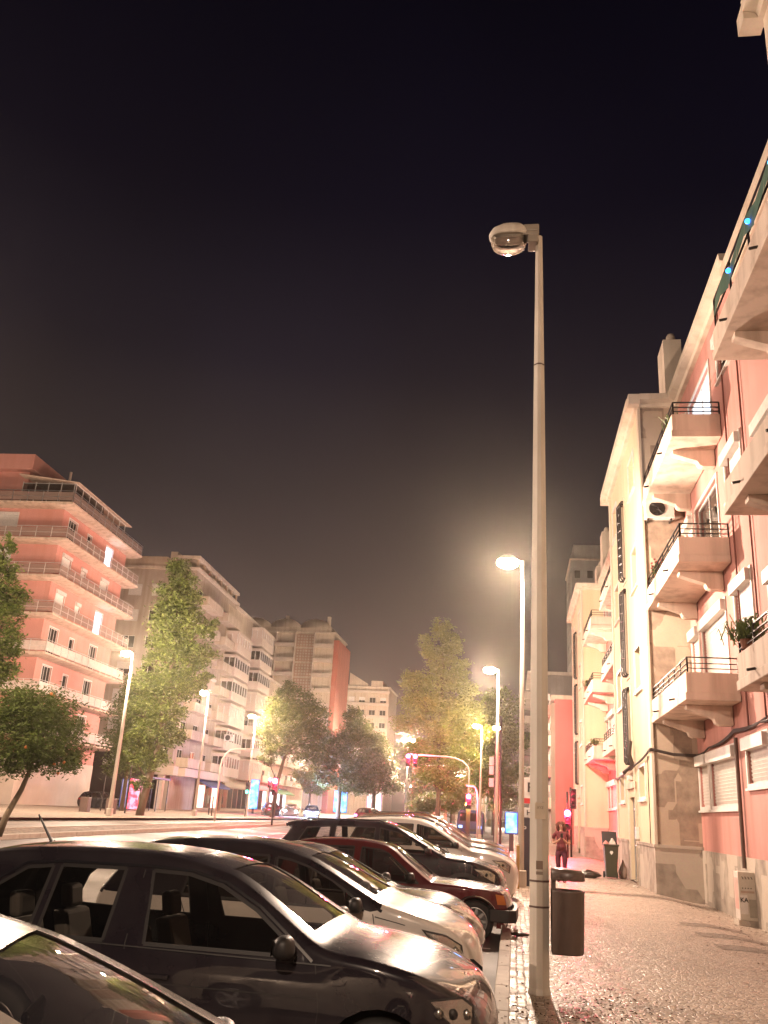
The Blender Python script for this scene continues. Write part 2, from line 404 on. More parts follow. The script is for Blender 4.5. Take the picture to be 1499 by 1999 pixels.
# leaf litter and dirt on the pavement
lt = MB(); rr = random.Random(3)
def litter(cx_, cy_, sx_, sy_, n, s0=.008, s1=.028):
    for _ in range(n):
        x = rr.gauss(cx_, sx_); y = rr.gauss(cy_, sy_)
        if x < -.15: continue
        s = rr.uniform(s0, s1); a = rr.uniform(0, 6.3); z = gz(x, y) + .006 + (.004 if x < .42 else 0)
        c, d = math.cos(a) * s, math.sin(a) * s
        lt.add([(x - c, y - d, z), (x + d * .5, y - c * .5, z + s * rr.uniform(.1, .7)), (x + c, y + d, z + .003), (x - d * .5, y + c * .5, z + .002)], [(0, 1, 2, 3)])
litter(.85, 9.0, .4, .7, 520, .007, .026); litter(.2, 8.6, .2, 1.2, 90); litter(4.0, 15, .5, 3, 260); litter(4.5, 21, .3, 3, 240); litter(3.5, 29, .4, 2, 150); litter(1.8, 16, 1.2, 6, 160, .006, .018); litter(0, 14, .1, 5, 120)
tag(lt.build('leaf_litter', simple('dry_leaves', (.10, .055, .03), .85), fix=False), label='dry leaves and grit scattered over the pale mosaic pavement', cat='leaf litter', kind='stuff')

# ------------------------------------------------------------------ windows (shared meshes)
_wc = {}
def window(parent, O, U, N, wd, ht, style='shutter', depth=.12, bars=1, lit=None, name='window', box=True, trim=True, slat=.0, label=None):
    """a window filling an opening whose lower left corner (seen from outside) is O; U along the wall, N outward"""
    key = (style, round(wd, 2), round(ht, 2), bars, box, trim, round(slat, 1), str(lit), round(depth, 2))
    Wz = V((0, 0, 1)); U = V(U); N = V(N)
    if key not in _wc:
        fr = MB(); t = .05
        for a in [(0, 0, wd, t), (0, ht - t, wd, t), (0, t, t, ht - 2 * t), (wd - t, t, t, ht - 2 * t)]:
            fr.ob((a[0], a[1], -depth), (a[2], 0, 0), (0, a[3], 0), (0, 0, .05))
        for b in range(bars):
            u = wd * (b + 1) / (bars + 1); fr.ob((u - .025, t, -depth + .005), (.05, 0, 0), (0, ht - 2 * t, 0), (0, 0, .04))
        if trim:
            k = .09; d = .035
            for a in [(-k, -k, wd + 2 * k, k), (-k, ht, wd + 2 * k, k), (-k, 0, k, ht), (wd, 0, k, ht)]:
                fr.ob((a[0], a[1], -.002), (a[2], 0, 0), (0, a[3], 0), (0, 0, d))
            fr.ob((-k - .03, -k - .05, -.002), (wd + 2 * k + .06, 0, 0), (0, .05, 0), (0, 0, .08))
        if box and style == 'shutter': fr.ob((-.03, ht - .22, -.1), (wd + .06, 0, 0), (0, .26, 0), (0, 0, .24))
        gl = MB(); gl.quad((t, t, -depth + .02), (wd - t, t, -depth + .02), (wd - t, ht - t, -depth + .02), (t, ht - t, -depth + .02))
        bk = MB(); bk.quad((0, 0, -depth - .35), (wd, 0, -depth - .35), (wd, ht, -depth - .35), (0, ht, -depth - .35))
        for q in (((0, 0), (wd, 0)), ((wd, 0), (wd, ht)), ((wd, ht), (0, ht)), ((0, ht), (0, 0))):
            (a, b), (c, d_) = q; bk.quad((a, b, -depth - .005), (c, d_, -depth - .005), (c, d_, -depth - .35), (a, b, -depth - .35))
        sh = None
        if style == 'shutter':
            sh = MB(); n = max(4, int(ht / .075)); z1 = ht - .2 if box else ht - t; z0 = t + slat * ht
            n = max(3, int((z1 - z0) / .075)); h = (z1 - z0) / n
            for k in range(n):
                z = z0 + k * h
                sh.quad((t * .5, z, -depth + .055), (wd - t * .5, z, -depth + .055), (wd - t * .5, z + h * .86, -depth + .085), (t * .5, z + h * .86, -depth + .085))
                sh.quad((t * .5, z + h * .86, -depth + .085), (wd - t * .5, z + h * .86, -depth + .085), (wd - t * .5, z + h, -depth + .055), (t * .5, z + h, -depth + .055))
        _wc[key] = (fr.mesh('window_frame', M_white), gl.mesh('window_pane', emis('lit_' + str(lit[0]), lit[0], lit[1], lit[2]) if lit else M_glass), bk.mesh('window_recess', M_dark), sh.mesh('window_shutter', M_shut) if sh else None)
    fr, gl, bk, sh = _wc[key]
    M4 = frame_m(O, U, Wz, N)
    o = link(name, fr, parent, M4, label=label)
    link('pane', gl, o); link('recess', bk, o)
    if sh: link('shutter', sh, o)
    return o

# ------------------------------------------------------------------ right-hand terrace
X = V((1, 0, 0)); Y = V((0, 1, 0)); Z = V((0, 0, 1))
M_rail = M_iron
def rail(name, parent, pts, z0, h, bars=3, post=.9, r=.017, mat=None):
    """horizontal rails following pts (x,y) above z0"""
    mb = MB()
    for k in range(bars):
        z = z0 + h * (k + 1) / bars - (.0 if k == bars - 1 else .02)
        for i in range(len(pts) - 1):
            a, b = V((*pts[i], z)), V((*pts[i + 1], z)); d = (b - a).normalized(); s = V((-d.y, d.x, 0)) * r
            rr_ = r * (1.5 if k == bars - 1 else 1)
            mb.ob(a - s - Z * rr_ * .5, b - a, s * 2, Z * rr_)
    for i in range(len(pts) - 1):
        a, b = V((*pts[i], 0)), V((*pts[i + 1], 0)); L = (b - a).length; n = max(1, round(L / post))
        for k in range(n + 1):
            p = a + (b - a) * k / n; mb.box(p.x - r, p.y - r, z0 - .02, p.x + r, p.y + r, z0 + h)
    return mb.build(name, mat or M_rail, parent)

def terrace_balcony(root, y0, y1, z, side_rail=True):
    """balcony slab with parapet; part of the building"""
    xo, xi = -1.2, -.02; t = .17; ph = .62
    b = MB()
    b.box(xo, y0, z, xi, y1, z + t)
    b.box(xo + .03, y0 + .03, z + t, xo + .13, y1 - .03, z + ph)
    b.box(xo + .13, y0 + .03, z + t, xi, y0 + .13, z + ph); b.box(xo + .13, y1 - .13, z + t, xi, y1 - .03, z + ph)
    o = b.build('balcony', M_balc, root, bevel=.012)
    for y in (y0 + .85, y1 - 1.1):
        p = [(0, 0), (-1.02, 0), (-1.02, -.10), (-.42, -.30), (-.38, -.40), (-.30, -.44), (0, -.44)]
        MB().prism(p, (xi, y, z - .002), X, Z, Y * .26).build('bracket', M_balc, o, bevel=.008)
    for y in (y0 + 1.5, y1 - 1.2):
        MB().tube([(xo + .02, y, z + .2), (xo - .12, y, z + .17)], .025, 6).build('drain_spout', M_iron, o)
    pts = [(xi, y0 + .08), (xo + .08, y0 + .08), (xo + .08, y1 - .08), (xi, y1 - .08)]
    if side_rail: rail('railing', o, pts, z + ph, .34, 3)
    return o

def terrace_house(y_start, z0, label, blen=24.2, segs=(True, True), name='apartment_building', wallmat=None, gable=None, bend=21.6):
    root = thing(name, label, 'building', (4.98, y_start, z0))
    pk = wallmat or M_pink; H = 14.05; zb = -1.6
    mir = lambda a, b: (23.8 - b, 23.8 - a)
    wins = []   # (y0,z0,y1,z1,style)
    base_w = [(3.2, 2.2, 5.9, 3.45), (6.2, 2.2, 7.35, 3.45), (.5, 2.6, 2.2, 3.5)]
    for k in range(3):
        d = 3.2 * k; base_w += [(3.2, 4.60 + d, 5.9, 6.85 + d), (6.35, 5.5 + d, 7.35, 6.85 + d), (.8, 5.88 + d, 2.25, 6.95 + d)]
    # recess walls
    for side, (a, b) in enumerate(((0, 7.5), (16.3, blen))):
        if not segs[side]: continue
        ops = []
        for (p, q, r, s) in base_w:
            if side: p, r = mir(p, r)
            ops.append((p - a, q - zb, r - a, s - zb)); wins.append((p, q, r, s))
        MB().wall((0, a, zb), Y, Z, -X, b - a, H - zb, ops).build('wall', pk, root, label='salmon pink plaster wall of the recess')
        MB().box(-.045, a, zb, .03, b, 1.12).build('stone_dado', M_dado, root)
    bayops = []
    for (a, b) in ((9.0, 10.3), (14.0, 15.2)):
        for (p, q) in ((2.45, 3.3), (5.62, 6.85), (8.82, 10.05), (12.05, 13.2)):
            bayops.append((a - 7.5, p - zb, b - 7.5, q - zb)); wins.append((a, p, b, q, 'bay'))
    bayops.append((11.35 - 7.5, 0 - zb, 12.85 - 7.5, 2.5 - zb))
    strips = [(11.75, 3.5, 12.4, 5.95), (11.75, 6.35, 12.4, 9.3), (11.75, 9.65, 12.4, 12.5)]
    for s in strips: bayops.append((s[0] - 7.5, s[1] - zb, s[2] - 7.5, s[3] - zb))
    MB().wall((-1.2, 7.5, zb), Y, Z, -X, 8.8, H - zb, bayops, depth=.2).build('wall', M_cream, root, label='cream plaster face of the projecting bay')
    g = MB(); g.wall((-1.2, 7.5, zb), X, Z, -Y, 1.2, H - zb); g.build('wall', gable or M_gable, root, label=None if gable else 'bare patched cement flank of the bay')
    g = MB(); g.wall((-1.2, 16.3, zb), X, Z, Y, 1.2, H - zb); g.build('wall', M_cream, root)
    tr = MB()
    tr.box(-1.24, 7.46, 1.16, -1.16, 7.82, H); tr.box(-1.24, 15.98, 1.16, -1.16, 16.34, H)
    tr.box(-1.235, 11.12, 0, -1.19, 11.33, 2.75); tr.box(-1.235, 12.87, 0, -1.19, 13.08, 2.75); tr.box(-1.27, 11.05, 2.75, -1.19, 13.15, 2.95)
    tr.build('trim', M_trim, root, bevel=.01)
    dd = MB(); dd.box(-1.25, 7.44, zb, -1.17, 11.1, 1.12); dd.box(-1.19, 7.43, zb, .0, 7.53, 1.12)
    dd.box(-1.27, 7.42, 1.12, -1.16, 11.1, 1.2); dd.box(-1.16, 7.41, 1.12, 0, 7.53, 1.2)
    dd.build('stone_dado', M_dado, root)
    dd = MB(); dd.box(-1.25, 13.1, zb, -1.17, 16.36, 1.12); dd.box(-1.27, 13.1, 1.12, -1.16, 16.38, 1.2); dd.build('stone_dado', M_dado, root)
    # cornice following the stepped front
    c = MB()
    prof = [(0, 0), (-.12, 0), (-.16, .1), (-.34, .16), (-.36, .34), (0, .34)]
    def run(x, y0_, y1_): c.prism(prof, (x, y0_, H), X, Z, Y * (y1_ - y0_))
    if segs[0]: run(0, 0, 7.5)
    if segs[1]: run(0, 16.3, blen)
    run(-1.2, 7.5, 16.3)
    c.prism([(-p[0], p[1]) for p in prof], (-1.2, 7.5, H), V((0, -1, 0)), Z, X * 1.2); c.prism([(-p[0], p[1]) for p in prof], (-1.2, 16.3, H), Y, Z, X * 1.2)
    c.box(-1.54, 7.16, H + .003, -1.2, 7.5, H + .337); c.box(-1.54, 16.3, H + .003, -1.2, 16.64, H + .337)
    cor = c.build('cornice', M_trim, root)
    rf = MB(); rf.box(.0, 0, H + .2, 9.5, blen, H + .345); rf.box(-1.2, 7.5, H + .2, .0, 16.3, H + .345)
    rf = rf.build('roof', M_roof, root)
    for (cx_, cy_, ht) in ((.45, 11.9, 5.0), (.35, 15.0, 3.6), (.6, 19.5, 3.0)):
        ch = MB(); ch.box(cx_, cy_, H + .345, cx_ + .65, cy_ + 1.3, H + ht, 0)
        for k in range(3):
            ch.smooth = True; ch.lathe([(.02, .38), (.12, .34), (.17, .22), (.18, .1), (.14, 0)], (cx_ + .33, cy_ + .25 + .42 * k, H + ht), 12); ch.smooth = False
        ch.build('chimney', M_trim, rf)
    MB().box(6, 0, zb, 9.5, blen, H + .2).build('back_wall', M_cream, root)
    MB().wall((0, 0, zb), X, Z, -Y, 6, H - zb).build('party_wall', M_cream, root)
    MB().wall((0, blen, zb), X, Z, Y, 6, H - zb).build('party_wall', M_cream, root)
    # windows
    for i, wv in enumerate(wins):
        a, p, b, q = wv[:4]; bay = len(wv) > 4; x = -1.2 if bay else 0
        lit = None; st = 'glass' if bay else 'shutter'; sl = 0
        if not bay and q - p > 2: st = 'glass' if (abs(z0) < .01 and p > 7) else 'shutter'
        if bay and p > 4 and (i % 3): st = 'glass'
        if abs(z0) < .01 and not bay and p > 10.9 and q - p > 2 and a < 8: lit = ((.62, .74, .95), .75, (.82, .86, .9))
        if not bay and 5 < p and q - p < 1.2: sl = (i * 37 % 4) * .1
        # local right-handed frame: U = -Y seen from the street so that N = -X
        window(root, (x, b, p), -Y, -X, b - a, q - p, st, .2 if bay else .12, 1 if b - a > 1.6 else 0, lit, slat=sl, trim=not (q - p > 2 and False), box=not (bay and p > 4 and i % 2))
    # entrance door
    d = MB(); d.box(-1.06, 11.36, 0.02, -1.0, 12.84, 2.48); dr = d.build('door', simple('door_metal', (.16, .12, .10), .5), root)
    f = MB()
    for y in (11.36, 12.06, 12.76): f.box(-1.10, y, .02, -1.06, y + .08, 2.48)
    for z in (.02, 1.0, 2.1): f.box(-1.095, 11.44, z, -1.06, 12.76, z + .07)
    f.build('frame', M_alu, dr); MB().box(-1.2, 11.3, -.25, -.95, 12.9, .02).build('threshold', M_dado, root)
    # tall barred stair windows
    for (a, p, b, q) in strips:
        m = MB(); m.quad((-1.03, a, p), (-1.03, b, p), (-1.03, b, q), (-1.03, a, q)); sw = m.build('stair_window', M_dark, root)
        t = MB()
        for k in range(3):
            y = a + .06 + (b - a) * .36 * k; x = -1.33 - .03 * k
            t.tube([(-1.2, y, p + .02), (x + .04, y, p + .02), (x, y, p + .1), (x, y, q - .1), (x + .04, y, q - .02), (-1.2, y, q - .02)], .034, 6)
        for k in range(9):
            z = p + (q - p) * (k + .7) / 9.5; t.tube([(-1.36, a - .08, z), (-1.40, (a + b) / 2, z + .07), (-1.36, b + .22, z + .14)], .010, 4)
        t.build('window_bars', M_iron, sw)
        fr = MB()
        for q4 in ((a - .1, p - .1, b + .1, p), (a - .1, q, b + .1, q + .1), (a - .1, p, a, q), (b, p, b + .1, q)): fr.box(-1.235, q4[0], q4[1], -1.19, q4[2], q4[3])
        fr.build('frame', M_trim, sw)
    for k in range(3):
        if segs[0]: terrace_balcony(root, 2.3, 7.45, 4.35 + 3.2 * k)
        if segs[1]: terrace_balcony(root, 16.35, bend, 4.35 + 3.2 * k, z0 > -.4 or k == 0)
    return root

RB1 = terrace_house(18.1, 0.0, 'pink and cream terrace block beside the pavement, with the grille door and barred stair windows')
RB2 = terrace_house(-5.4, -.45, 'nearest pink terrace block at the right edge, blue lamps on its top balcony', 23.5, bend=21.2)
RB0 = terrace_house(42.3, .25, 'farther cream and pink terrace block beyond the open wheelie bin', 16.9, (True, False), gable=M_cream)
# pipes and cables fixed to the first block
MB().tube([(4.90, 20.95, .9), (4.90, 20.93, 3.62)], .045, 8).build('drainpipe', M_brown, None)
dp = bpy.data.objects['drainpipe']; dp.parent = RB1; dp.matrix_parent_inverse = RB1.matrix_basis.inverted() if False else Matrix.Translation(-V((4.98, 18.1, 0)))
mb = MB()
for yy, zt in ((1.75, 14.0), (.35, 13.9)): mb.tube([(-.05, yy, 3.7), (-.05, yy, zt)], .022, 6)
mb.build('rain_pipe', simple('rust_pipe', (.16, .05, .035), .7), RB1)
cb = MB()
def sag(pts, r): 
    out = []
    for i in range(len(pts) - 1):
        a, b = V(pts[i]), V(pts[i + 1]); n = max(2, int((b - a).length / .5))
        for k in range(n):
            t = k / n; out.append(a.lerp(b, t) - Z * (.05 * math.sin(math.pi * t)) + V((0, 0, .012 * math.sin(7 * (a.y + t * 5)))))
    out.append(V(pts[-1])); cb.tube(out, r, 6)
for k in range(3):
    sag([(-1.28, 16.2, 3.2 + .02 * k), (-1.28, 12.6, 3.32), (-1.28 - .01 * k, 10.5, 3.42), (-1.27, 7.45, 3.62 + .02 * k), (-.06, 7.42, 3.50 + .02 * k), (-.06, 5.8, 3.62), (-.06, 3.0, 3.74 + .03 * k), (-.07, .2, 3.80)], .022)
cb.tube([(-1.3, 11.0, 3.4), (-1.42, 10.95, 3.75), (-1.36, 10.95, 4.15)], .07, 8)
cb.tube([(-1.3, 12.4, 3.35), (-1.45, 12.1, 3.25), (-1.3, 11.5, 3.4)], .05, 8)
cb.build('cable_bundle', M_cable, RB1)
cb = MB(); sag([(-.06, 24.2, 4.2), (-.06, 21, 4.24), (-.06, 18.2, 4.3), (-.08, 16.8, 4.36)], .03)
cb.box(-.42, 17.0, 3.55, -.1, 17.3, 4.55); cb.build('cable_bundle', M_cable, RB2)

# door bells, lamp and meter boxes beside the entrance of the first block
MB().box(-1.30, 10.75, 1.25, -1.2, 11.0, 1.6).build('letter_box', M_white, RB1, bevel=.008)
MB().box(-1.34, 11.9, 3.02, -1.2, 12.3, 3.16).build('door_lamp', M_white, RB1, bevel=.01)
MB().tube([(-1.27, 10.95, 0), (-1.27, 10.95, 2.3), (-1.27, 11.0, 3.35)], .018, 6).build('conduit', M_trim, RB1)
MB().tube([(-1.27, 8.0, 1.2), (-1.27, 8.0, 3.5)], .014, 6).build('conduit', M_cable, RB1)
# air conditioners
def aircon(loc, rz, label, s=1.0):
    t = thing('air_conditioner', label, 'air conditioner', loc, rz, 'air conditioners on the house walls')
    b = MB().box(-.42 * s, -.14, 0, .42 * s, .14, .58 * s); b.build('casing', M_white, t, bevel=.02)
    f = MB(); c = (-.08 * s, -.145, .29 * s); f.smooth = True
    f.lathe([(0.03, -.012), (.05, -.02)], c, 16, 'y'); f.smooth = False
    for k in range(4): f.lathe([(.06 + .055 * k, 0.0), (.06 + .055 * k, -.014), (.068 + .055 * k, -.014), (.068 + .055 * k, 0.0)], c, 24, 'y')
    for k in range(8):
        a = k * math.pi / 4; f.tube([(c[0] + .04 * math.cos(a), c[1] - .01, c[2] + .04 * math.sin(a)), (c[0] + .235 * s * math.cos(a), c[1] - .01, c[2] + .235 * s * math.sin(a))], .005, 4)
    f.build('fan_grille', M_iron, t)
    MB().lathe([(.0, .0), (.235 * s, 0)], (c[0], c[1] + .002, c[2]), 24, 'y').build('fan_opening', M_dark, t)
    k = MB(); k.box(-.36, -.1, -.06, -.32, .25, 0); k.box(.30, -.1, -.06, .34, .25, 0); k.build('bracket', M_iron, t)
    v = MB(); 
    for i in range(3): v.box(.24 * s, -.15, .42 * s + i * .03, .38 * s, -.142, .435 * s + i * .03)
    v.build('vent', M_dark, t); return t
aircon((4.22, 25.34, 10.28), 0, 'white air conditioner on the patched flank under the top balcony')
aircon((4.20, 50.05, 6.9), 0, 'air conditioner below a cream balcony of the farther terrace block')

# blue lit balcony and plants on the right edge
t = thing('balcony_canopy', 'green cloth and dark rail with blue lamps along the highest balcony at right', 'balcony screen', (3.84, 15.7, 10.9))
pts = [(.0, -.2 - .6 * k, .62 + .10 * math.sin(k * 2.1)) for k in range(9)]
m = MB()
for i in range(8):
    a, b = V(pts[i]), V(pts[i + 1]); m.quad(a, b, b + V((-.05, 0, -.42 - .05 * math.sin(i * 2))), a + V((-.05, 0, -.42)))
m.build('cloth', simple('green_cloth', (.05, .12, .08), .8), t, fix=False)
rail('rail', t, [(0.02, 0), (0.02, -5.2)], .02, .68, 2, 1.2)
bl = MB(); bl.smooth = True
for y in (-1.5, -2.9, -4.3):
    o = MB(); o.smooth = True; o.lathe([(.001, -.05), (.035, -.03), (.045, 0), (.035, .03), (.001, .05)], (-.06, y, .36), 12); o.build('blue_lamp', M_blueled, t)
def tuft(loc, label, n=70, h=.35, spread=.25, mat=None, name='balcony_plant', flower=False, cat='plant'):
    t = thing(name, label, cat, loc); m = MB(); r = random.Random(int(loc[1] * 10))
    for _ in range(n):
        a = r.uniform(0, 6.3); u = V((math.cos(a), math.sin(a), 0)); L = r.uniform(.5, 1) * h; s = r.uniform(.2, 1) * spread
        p0 = V((r.gauss(0, spread * .3), r.gauss(0, spread * .6), 0)); p1 = p0 + u * s * .5 + Z * L; p2 = p0 + u * s + Z * L * r.uniform(.3, .9); w_ = V((-u.y, u.x, 0)) * .012
        m.add([p0 - w_, p0 + w_, p1 + w_, p1 - w_, p2], [(0, 1, 2, 3), (3, 2, 4)])
    m.build('leaves', mat or leafmat('pot_leaf', (.05, .08, .02), (.10, .13, .04)), t, fix=False)
    if flower:
        f = MB()
        for _ in range(26):
            c = V((r.gauss(0, .12), r.gauss(0, .25), r.uniform(.1, .35))); f.ob(c, V((.05, 0, .01)), V((0, .05, .02)), V((0, .0, .04)))
        f.build('flowers', simple('red_petals', (.45, .03, .05), .6), t)
    MB().lathe([(.09, -.16), (.12, 0), (.10, 0), (.08, -.02), (0.001, -.02)], n=12).build('pot', simple('terracotta', (.25, .1, .06), .8), t)
    return t
tuft((3.88, 15.3, 4.70), 'spiky plants growing over the parapet of the lowest right-edge balcony', 160, .34, .45)
tuft((3.95, 24.3, 7.55 + .75), 'red flowers in a pot on the middle balcony by the patched wall', 60, .3, .25, flower=True)
tuft((3.95, 21.2, 10.8 + .62), 'small dark plants along the rail of the highest balcony by the patched wall', 70, .2, .3)
tuft((3.9, 48.8, 7.9 + .75), 'spiky potted plant on the farther cream balcony', 60, .4, .3)
tuft((3.9, 44.9, 4.5 + .8), 'dark potted plants hanging over the lowest far cream balcony', 60, .3, .35)

# pink block past the side street, grey block and the tall tower behind the terrace
def cam_scale_windows(root, O, U, N, L, H, cols, floors, z0, fh, w_, h_, style='glass', trim=True, rnd=None, lit=(), box=False):
    out = []
    for f in range(floors):
        for c in range(cols):
            u = L * (c + .5) / cols - w_ / 2; z = z0 + fh * f
            l = None
            if (f, c) in lit: l = ((.7, .8, 1.0), 1.6, (.9, .9, .9))
            st = style if not rnd else rnd.choice(style)
            window(root, V(O) + V(U) * u + Z * z, U, N, w_, h_, st, .1, 1, l, trim=trim, box=box, slat=0 if not rnd else rnd.choice((0, .3, 0, .5)))
            out.append((u, z, u + w_, z + h_))
    return out
def opsgrid(L, cols, floors, z0, fh, w_, h_):
    return [(L * (c + .5) / cols - w_ / 2, z0 + fh * f, L * (c + .5) / cols + w_ / 2, z0 + fh * f + h_) for f in range(floors) for c in range(cols)]

PR = thing('apartment_building', 'pink building with stacked balconies past the side street, above the red signal', 'building', (3.35, 75, 0))
for a in ((0, 0, 9), ):
    MB().box(0, 0, -.5, 12, 16, 11.3).build('wall', paint('rose_plaster', (.50, .16, .15), grime=.12, streak=.12), PR)
MB().box(-.3, -.3, 11.3, 12, 16, 11.6).build('roof', M_trim, PR)
MB().box(-.35, .05, -.5, -.003, 16, 11.0).build('wall', paint('side_grey_plaster', (.33, .27, .22)), PR, label='grey balcony side of the pink building')  # even grey plaster on the balcony side
for k in range(4):
    z = 2.6 + 2.45 * k
    b = MB(); b.box(-1.1, .2, z, -.35, 15.5, z + .18); b.box(-1.1, .2, z + .18, -1.0, 15.5, z + .85); b.box(-1.0, .2, z + .18, -.35, .3, z + .85); b = b.build('balcony', M_pink if k % 2 else M_balc, PR)
    MB().box(-.9, .3, z + 1.3, -.4, .9, z + 1.8).build('cooling_unit', M_white, PR)
GT = thing('tower_block', 'pale grey tower block rising behind the cream terrace', 'tower', (9.6, 150, 0))
gt = MB(); gt.wall((0, 0, -.3), X, Z, -Y, 6.5, 45.5, opsgrid(6.5, 3, 12, 12, 2.75, 1.1, 1.5)); gt.wall((0, 0, -.3), Y, Z, -X, 14, 45.5, opsgrid(14, 5, 12, 12, 2.75, 1.4, 1.5))
gt.box(.5, .5, 45.2, 6, 12, 48.2); gt.box(.3, .3, -.3, 6.4, 13.6, 45); gt.build('wall', paint('grey_concrete', (.36, .36, .33)), GT)
MB().box(-.2, -.2, 45.2, 6.7, 14.2, 45.5).build('roof', M_trim, GT)
for f in range(12):
    for c in range(3):
        u = 6.5 * (c + .5) / 3 - .55; window(GT, (u, 0, 12 - .3 + 2.75 * f), X, -Y, 1.1, 1.5, 'glass', .12, 0, ((.3, .55, 1.0), 1.2, (.6, .8, 1.0)) if (f == 7 and c == 0) else None, trim=False)
GM = thing('apartment_building', 'low grey building with flat roof slabs between the cream terrace and the trees', 'building', (2.2, 112, 0))
MB().box(0, 0, -.3, 10, 14, 19).build('wall', paint('dull_grey_plaster', (.28, .25, .22)), GM)
MB().box(-.6, -.6, 19, 10, 14, 19.4).build('roof', M_trim, GM)
for k in range(5): MB().box(-.9, 0, 4 + 3 * k, -.002, 12, 4.9 + 3 * k).build('balcony', M_trim, GM)

# ------------------------------------------------------------------ left side of the avenue
AL = math.atan(.043)
M_lpink = paint('coral_plaster', (.54, .25, .205), grime=.16, streak=.14)
M_lbase = paint('pale_stone_base', (.55, .46, .39), grime=.2, streak=.08)
M_slabp = paint('balcony_slab_plaster', (.60, .45, .35), grime=.15, streak=.35)
M_railg = glassy('balustrade_glass', (.8, .7, .64), trans=.6, rough=.3, body=(.5, .36, .3))
LP = thing('apartment_building', 'coral pink corner apartment block with wraparound balconies at the left edge', 'building', (-34.35, 60, .48), AL)
Wl = -1.2; W0 = 1.2; LEN = 14.3
fl = [4.95 + 2.95 * k for k in range(7)]
side_ops, front_ops = [], []
def side_w(k): z = fl[k]; return [(1.1, z + .25, 2.6, z + 2.3), (4.7, z + .9, 5.5, z + 2.1), (8.6, z + .25, 10.1, z + 2.3)]
for k in range(6): side_ops += side_w(k)
for k in range(6):
    z = fl[k]; front_ops += [(1.6, z + .25, 4.6, z + 2.4), (7.3, z + .9, 9.0, z + 2.3)]
L0 = 12.8
MB().wall((Wl, W0, 0), Y, Z, X, LEN - W0, fl[6] + .2, side_ops).build('wall', M_lpink, LP)
MB().wall((Wl - L0, W0, 0), X, Z, -Y, L0, fl[6] + .2, front_ops).build('wall', M_lpink, LP)
MB().box(Wl - L0, LEN - .1, 0, Wl - .003, LEN, fl[6]).build('wall', M_lpink, LP)
bs = MB(); bs.box(Wl - L0, W0 - .05, -.5, Wl + .05, W0 + .02, 3.4); bs.box(Wl - .02, W0 + .02, -.5, Wl + .05, LEN, 3.4); bs.build('stone_base', M_lbase, LP)
for k, z in enumerate(fl):
    far = 15.2
    s = MB(); s.prism([(0, 0), (0, .12), (-.5, -.0), (-1.3, -.16)][::-1] if False else [(0, .16), (0, 0.02), (-.5, -.08), (-1.3, -.10), (-1.3, .16)], (0, 0, z - .16), X, Z, Y * far)
    s.prism([(1.3, .16), (1.3, -.10), (.5, -.08), (0, .02), (0, .16)], (-14, 0, z - .16), Y, Z, X * (14 - 1.3)); s.box(-14, 1.3, z - .25, -1.3, far, z - .003)
    bal = s.build('balcony', M_slabp, LP)
    if k < 7:
        p = MB(); p.quad((-.08, .08, z + .12), (-.08, far - .1, z + .12), (-.08, far - .1, z + .82), (-.08, .08, z + .82)); p.quad((-14, .08, z + .12), (-.08, .08, z + .12), (-.08, .08, z + .82), (-14, .08, z + .82))
        p.build('balustrade_panel', M_railg if k > 2 or k < 0 else simple('pale_panel', (.6, .48, .42), .6), bal, fix=False)
        rail('railing', bal, [(-14, .06), (-.06, .06), (-.06, far - .06), (-1.2, far - .06)], z, .92, 2, 1.3, .02, M_alu if k == 6 else M_white)
for k in range(6):
    for i, (a, p, b, q) in enumerate(side_w(k)):
        lit = ((.85, .9, 1.0), 2.2, (.6, .7, .95)) if (k, i) in ((5, 2), (3, 2)) else None
        st = 'glass' if (lit or k in (0, 1, 2) or (k == 5)) else 'shutter'
        window(LP, (Wl, W0 + a, p), Y, X, b - a, q - p, st, .12, 2 if b - a > 1 else 0, lit, trim=True)
    z = fl[k]
    window(LP, (Wl - L0 + 1.6, W0, z + .25), X, -Y, 3.0, 2.15, 'shutter', .12, 3); window(LP, (Wl - L0 + 7.3, W0, z + .9), X, -Y, 1.7, 1.4, 'shutter', .12, 1)
# penthouse: set-back wall, glazed veranda and sloping canopy
zp = fl[6]
MB().box(-14, 2.0, zp, -5.2, 12, zp + 3.2).build('penthouse_wall', M_lpink, LP)
MB().box(-14.2, 1.2, zp + 3.2, -4.6, 13, zp + 4.5).build('roof', M_lpink, LP, bevel=.05)
MB().box(-4.6, 6, zp + 1.8, -2.5, 13, zp + 3.6).build('roof', M_lpink, LP)
cn = MB(); cn.prism([(0, 0), (-5.2, .65), (-5.2, .73), (0, .08)], (-.3, 1.0, zp + 1.95), X, Z, Y * 11.5); cn.build('canopy', M_slabp, LP)
vf = MB()
for i in range(9): vf.box(-.72, 1.4 + 1.3 * i, zp, -.66, 1.46 + 1.3 * i, zp + 2.05)
for i in range(5): vf.box(-5.2 + 1.1 * i, 1.3, zp, -5.14 + 1.1 * i, 1.36, zp + 2.1)
for z in (.95, 1.95): vf.box(-.72, 1.3, zp + z, -.66, 12, zp + z + .05); vf.box(-5.2, 1.3, zp + z, -.7, 1.36, zp + z + .05)
vf = vf.build('veranda_frame', M_white, LP)
MB().quad((-.69, 1.3, zp), (-.69, 7, zp), (-.69, 7, zp + 1.95), (-.69, 1.3, zp + 1.95)).quad((-5.2, 1.33, zp), (-.69, 1.33, zp), (-.69, 1.33, zp + 2.0), (-5.2, 1.33, zp + 2.0)).build('veranda_glass', M_glass, vf, fix=False)
MB().box(-3.2, 7, zp, -3.1, 12, zp + 2.2).build('penthouse_wall', M_lpink, LP)
